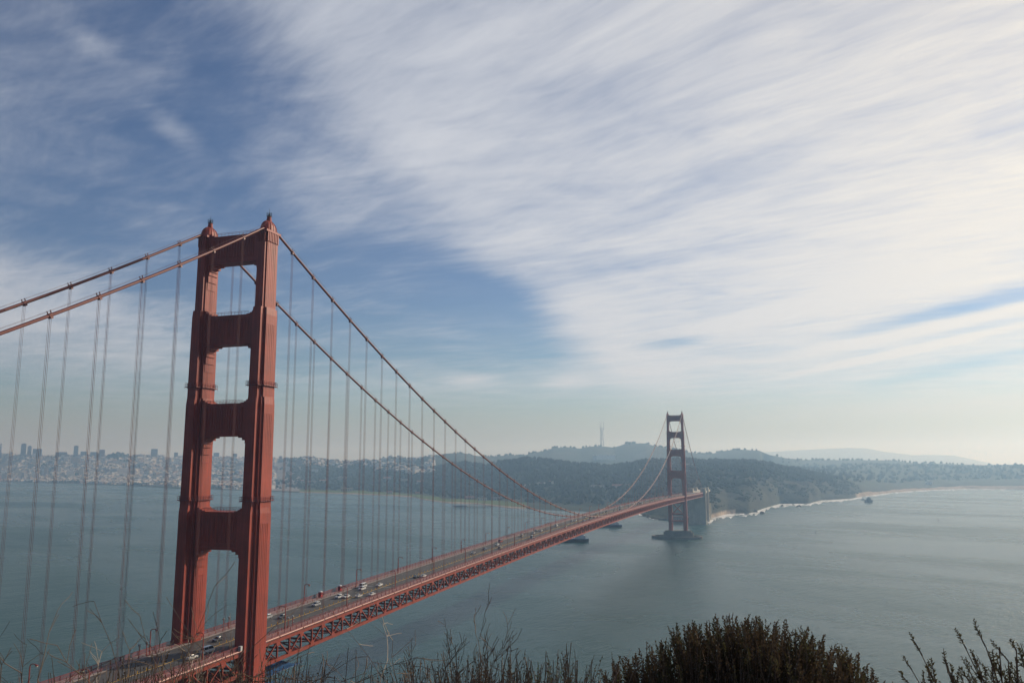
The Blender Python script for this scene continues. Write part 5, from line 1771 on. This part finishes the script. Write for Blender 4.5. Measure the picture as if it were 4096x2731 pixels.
for k in range(1000):
    lx = r_.uniform(-0.85, 0.9); h = np.interp(lx, [-0.8, -0.4, 0.0, 0.3, 0.9], [0.95, 1.1, 1.22, 1.28, 1.3]) - base.z + 136.13 - r_.random() * 0.5
    q = RGT * lx + FWD * r_.gauss(0, .22) + Vector((0, 0, h))
    d = (RGT * -0.5 + Vector((0, 0, 0.8)) + Vector((r_.gauss(0, .3), r_.gauss(0, .3), 0))).normalized()
    sprig(fb_, sb, q, d, r_.uniform(0.12, 0.3), r_, leaves=30, ll=0.022, lw=0.007, bend=0.05)
fb_.build('foliage', M['bush_leaf2'], shrub)
sb.build('branches', M['bark'], shrub)

# ---- leafless shrubs
def bare_shrub(dist, l, label, seed, stems, L, lean, depth=4, pale=0.15, r0=0.013, spread=0.55, fan=0.5, up=0.12, base_r=0.12, kids=(2, 4), shrink=(0.5, 0.8)):
    base = local(dist, l)
    o = empty('bare_shrub', base); tag(o, label, 'shrub', 'leafless shrubs in the foreground')
    r_ = random.Random(seed); b, bp = MB(), MB()
    for k in range(stems):
        p = RGT * r_.gauss(0, base_r) + FWD * r_.gauss(0, base_r * 0.6) + Vector((0, 0, -0.08))
        d = Vector((0, 0, 1)) + RGT * (lean + r_.gauss(0, fan)) + FWD * r_.gauss(0, fan * 0.6)
        grow(bp if r_.random() < pale else b, p, d, L * r_.uniform(0.7, 1.15), r0 * r_.uniform(0.7, 1.2), depth, r_, spread, up=up, kids=kids, shrink=shrink)
    b.build('twigs', M['bark'], o)
    if bp.v:
        bp.build('bleached_twigs', M['bark_pale'], o)
    return o
bare_shrub(5.6, -2.10, 'tangled bare brown shrub in front of the near tower base', 3, 90, 1.44, 0.0, depth=2, pale=0.12, fan=0.30, base_r=0.55, spread=1.0, up=0.0, kids=(4, 7), shrink=(0.2, 0.42))
bare_shrub(5.4, -2.75, 'thin bare shrub spreading its twigs over the roadway at lower left', 21, 16, 1.44, 0.06, depth=2, pale=0.12, fan=0.24, base_r=0.40, spread=1.0, up=0.0, kids=(4, 6), shrink=(0.2, 0.42))
bare_shrub(5.8, -1.25, 'sparse bare shrub with long crossing twigs right of the near tower base', 8, 20, 1.40, 0.03, depth=2, pale=0.12, fan=0.28, base_r=0.38, spread=1.0, up=0.0, kids=(3, 6), shrink=(0.2, 0.42))
bare_shrub(6.0, -0.57, 'bare shrub with a fan of fine upright twigs below the bridge deck, left of centre', 14, 20, 1.14, 0.02, depth=3, pale=0.06, fan=0.16, base_r=0.10, spread=0.6, up=0.14, kids=(3, 5), shrink=(0.3, 0.5))
bare_shrub(5.9, 0.66, 'wiry bare shrub rising at the left edge of the round bush', 31, 9, 1.36, 0.0, depth=2, pale=0.25, fan=0.20, base_r=0.16, spread=0.9, up=0.0, kids=(3, 6), shrink=(0.2, 0.4))

# ---- weeds and dry stalks between the shrubs
def weed_clump(dist, l, label, seed, n, wdt, h0, h1, leafy, green=0.0):
    base = local(dist, l)
    o = empty('weed_clump', base); tag(o, label, 'weeds', 'weeds on the headland edge')
    r_ = random.Random(seed); st, lf, gl = MB(), MB(), MB()
    for k in range(n):
        p = RGT * r_.uniform(-wdt, wdt) + FWD * r_.gauss(0, .18)
        p.z = head_z(dist, l) - base.z
        h = r_.uniform(h0, h1)
        d = Vector((r_.gauss(0, .16), r_.gauss(0, .16), 1)).normalized()
        if r_.random() < leafy:
            q = p + d * (h * 0.45)
            st.tube([p, q], [0.005, 0.003], 3)
            sprig(gl if r_.random() < green else lf, st, q, d, h * 0.55, r_, leaves=40, ll=0.028, lw=0.010, start=0.05)
        else:
            pts = [p]
            for j in range(5):
                d = (d + Vector((r_.gauss(0, .05), r_.gauss(0, .05), 0))).normalized()
                pts.append(pts[-1] + d * h / 5)
            st.tube(pts, [0.0066 * (1 - j / 8) for j in range(6)], 4)
            if r_.random() < 0.4:
                st.tube([pts[3], pts[3] + (d + Vector((r_.gauss(0, .5), r_.gauss(0, .5), 0))) * h * 0.25], [0.003, 0.0012], 3)
    st.build('stalks', M['weed_dry'], o)
    if lf.v:
        lf.build('foliage', M['bush_leaf'], o)
    if gl.v:
        gl.build('green_leaves', M['weed_leaf'], o)
    return o
Hh = 137.50 - head_z(5.9, 0)
weed_clump(5.9, 0.06, 'low dark leafy weeds with stiff dry stalks left of the round bush', 4, 520, 0.46, Hh - 0.34, Hh + 0.03, 0.85)
weed_clump(5.9, 0.10, 'stiff upright dry stalks standing above the low weeds', 6, 20, 0.44, Hh - 0.08, Hh + 0.10, 0.0)
weed_clump(5.8, 0.36, 'small patch of green leafy weeds at the bottom edge left of the round bush', 9, 110, 0.16, Hh - 0.36, Hh - 0.04, 0.95, 0.9)
weed_clump(5.9, -0.55, 'low dark leafy weeds under the fan-shaped bare shrub', 12, 220, 0.34, Hh - 0.40, Hh - 0.08, 0.75)
weed_clump(5.6, -2.1, 'dry brown weeds under the tangled shrub at lower left', 15, 420, 0.95, Hh - 0.40, Hh + 0.0, 0.25)

# ------------------------------------------------------------------ haze over the strait
hz = MB(); hz.box(-18600, 18600, -18600, 18600, -6, 486)
hm = bpy.data.materials.new('sea_haze')
hm.use_nodes = True
hm.node_tree.nodes.clear()
ht = NT(hm.node_tree)
pv = ht.node('ShaderNodeVolumePrincipled')
pv.inputs['Color'].default_value = (0.33, 0.54, 0.81, 1)
pv.inputs['Absorption Color'].default_value = (0.76, 0.56, 0.10, 1)
pv.inputs['Density'].default_value = 1.5e-4
pv.inputs['Anisotropy'].default_value = 0.42
ho = ht.node('ShaderNodeOutputMaterial')
hm.node_tree.links.new(pv.outputs[0], ho.inputs['Volume'])
tag(hz.build('haze', hm), 'pale blue sea haze filling the air over the strait', 'haze', kind='stuff')

scene.cycles.use_denoising = True
scene.cycles.max_bounces = 6
scene.cycles.volume_bounces = 1
scene.cycles.transparent_max_bounces = 8
scene.cycles.use_adaptive_sampling = True
scene.cycles.adaptive_threshold = 0.02
scene.cycles.caustics_reflective = False
scene.cycles.caustics_refractive = False
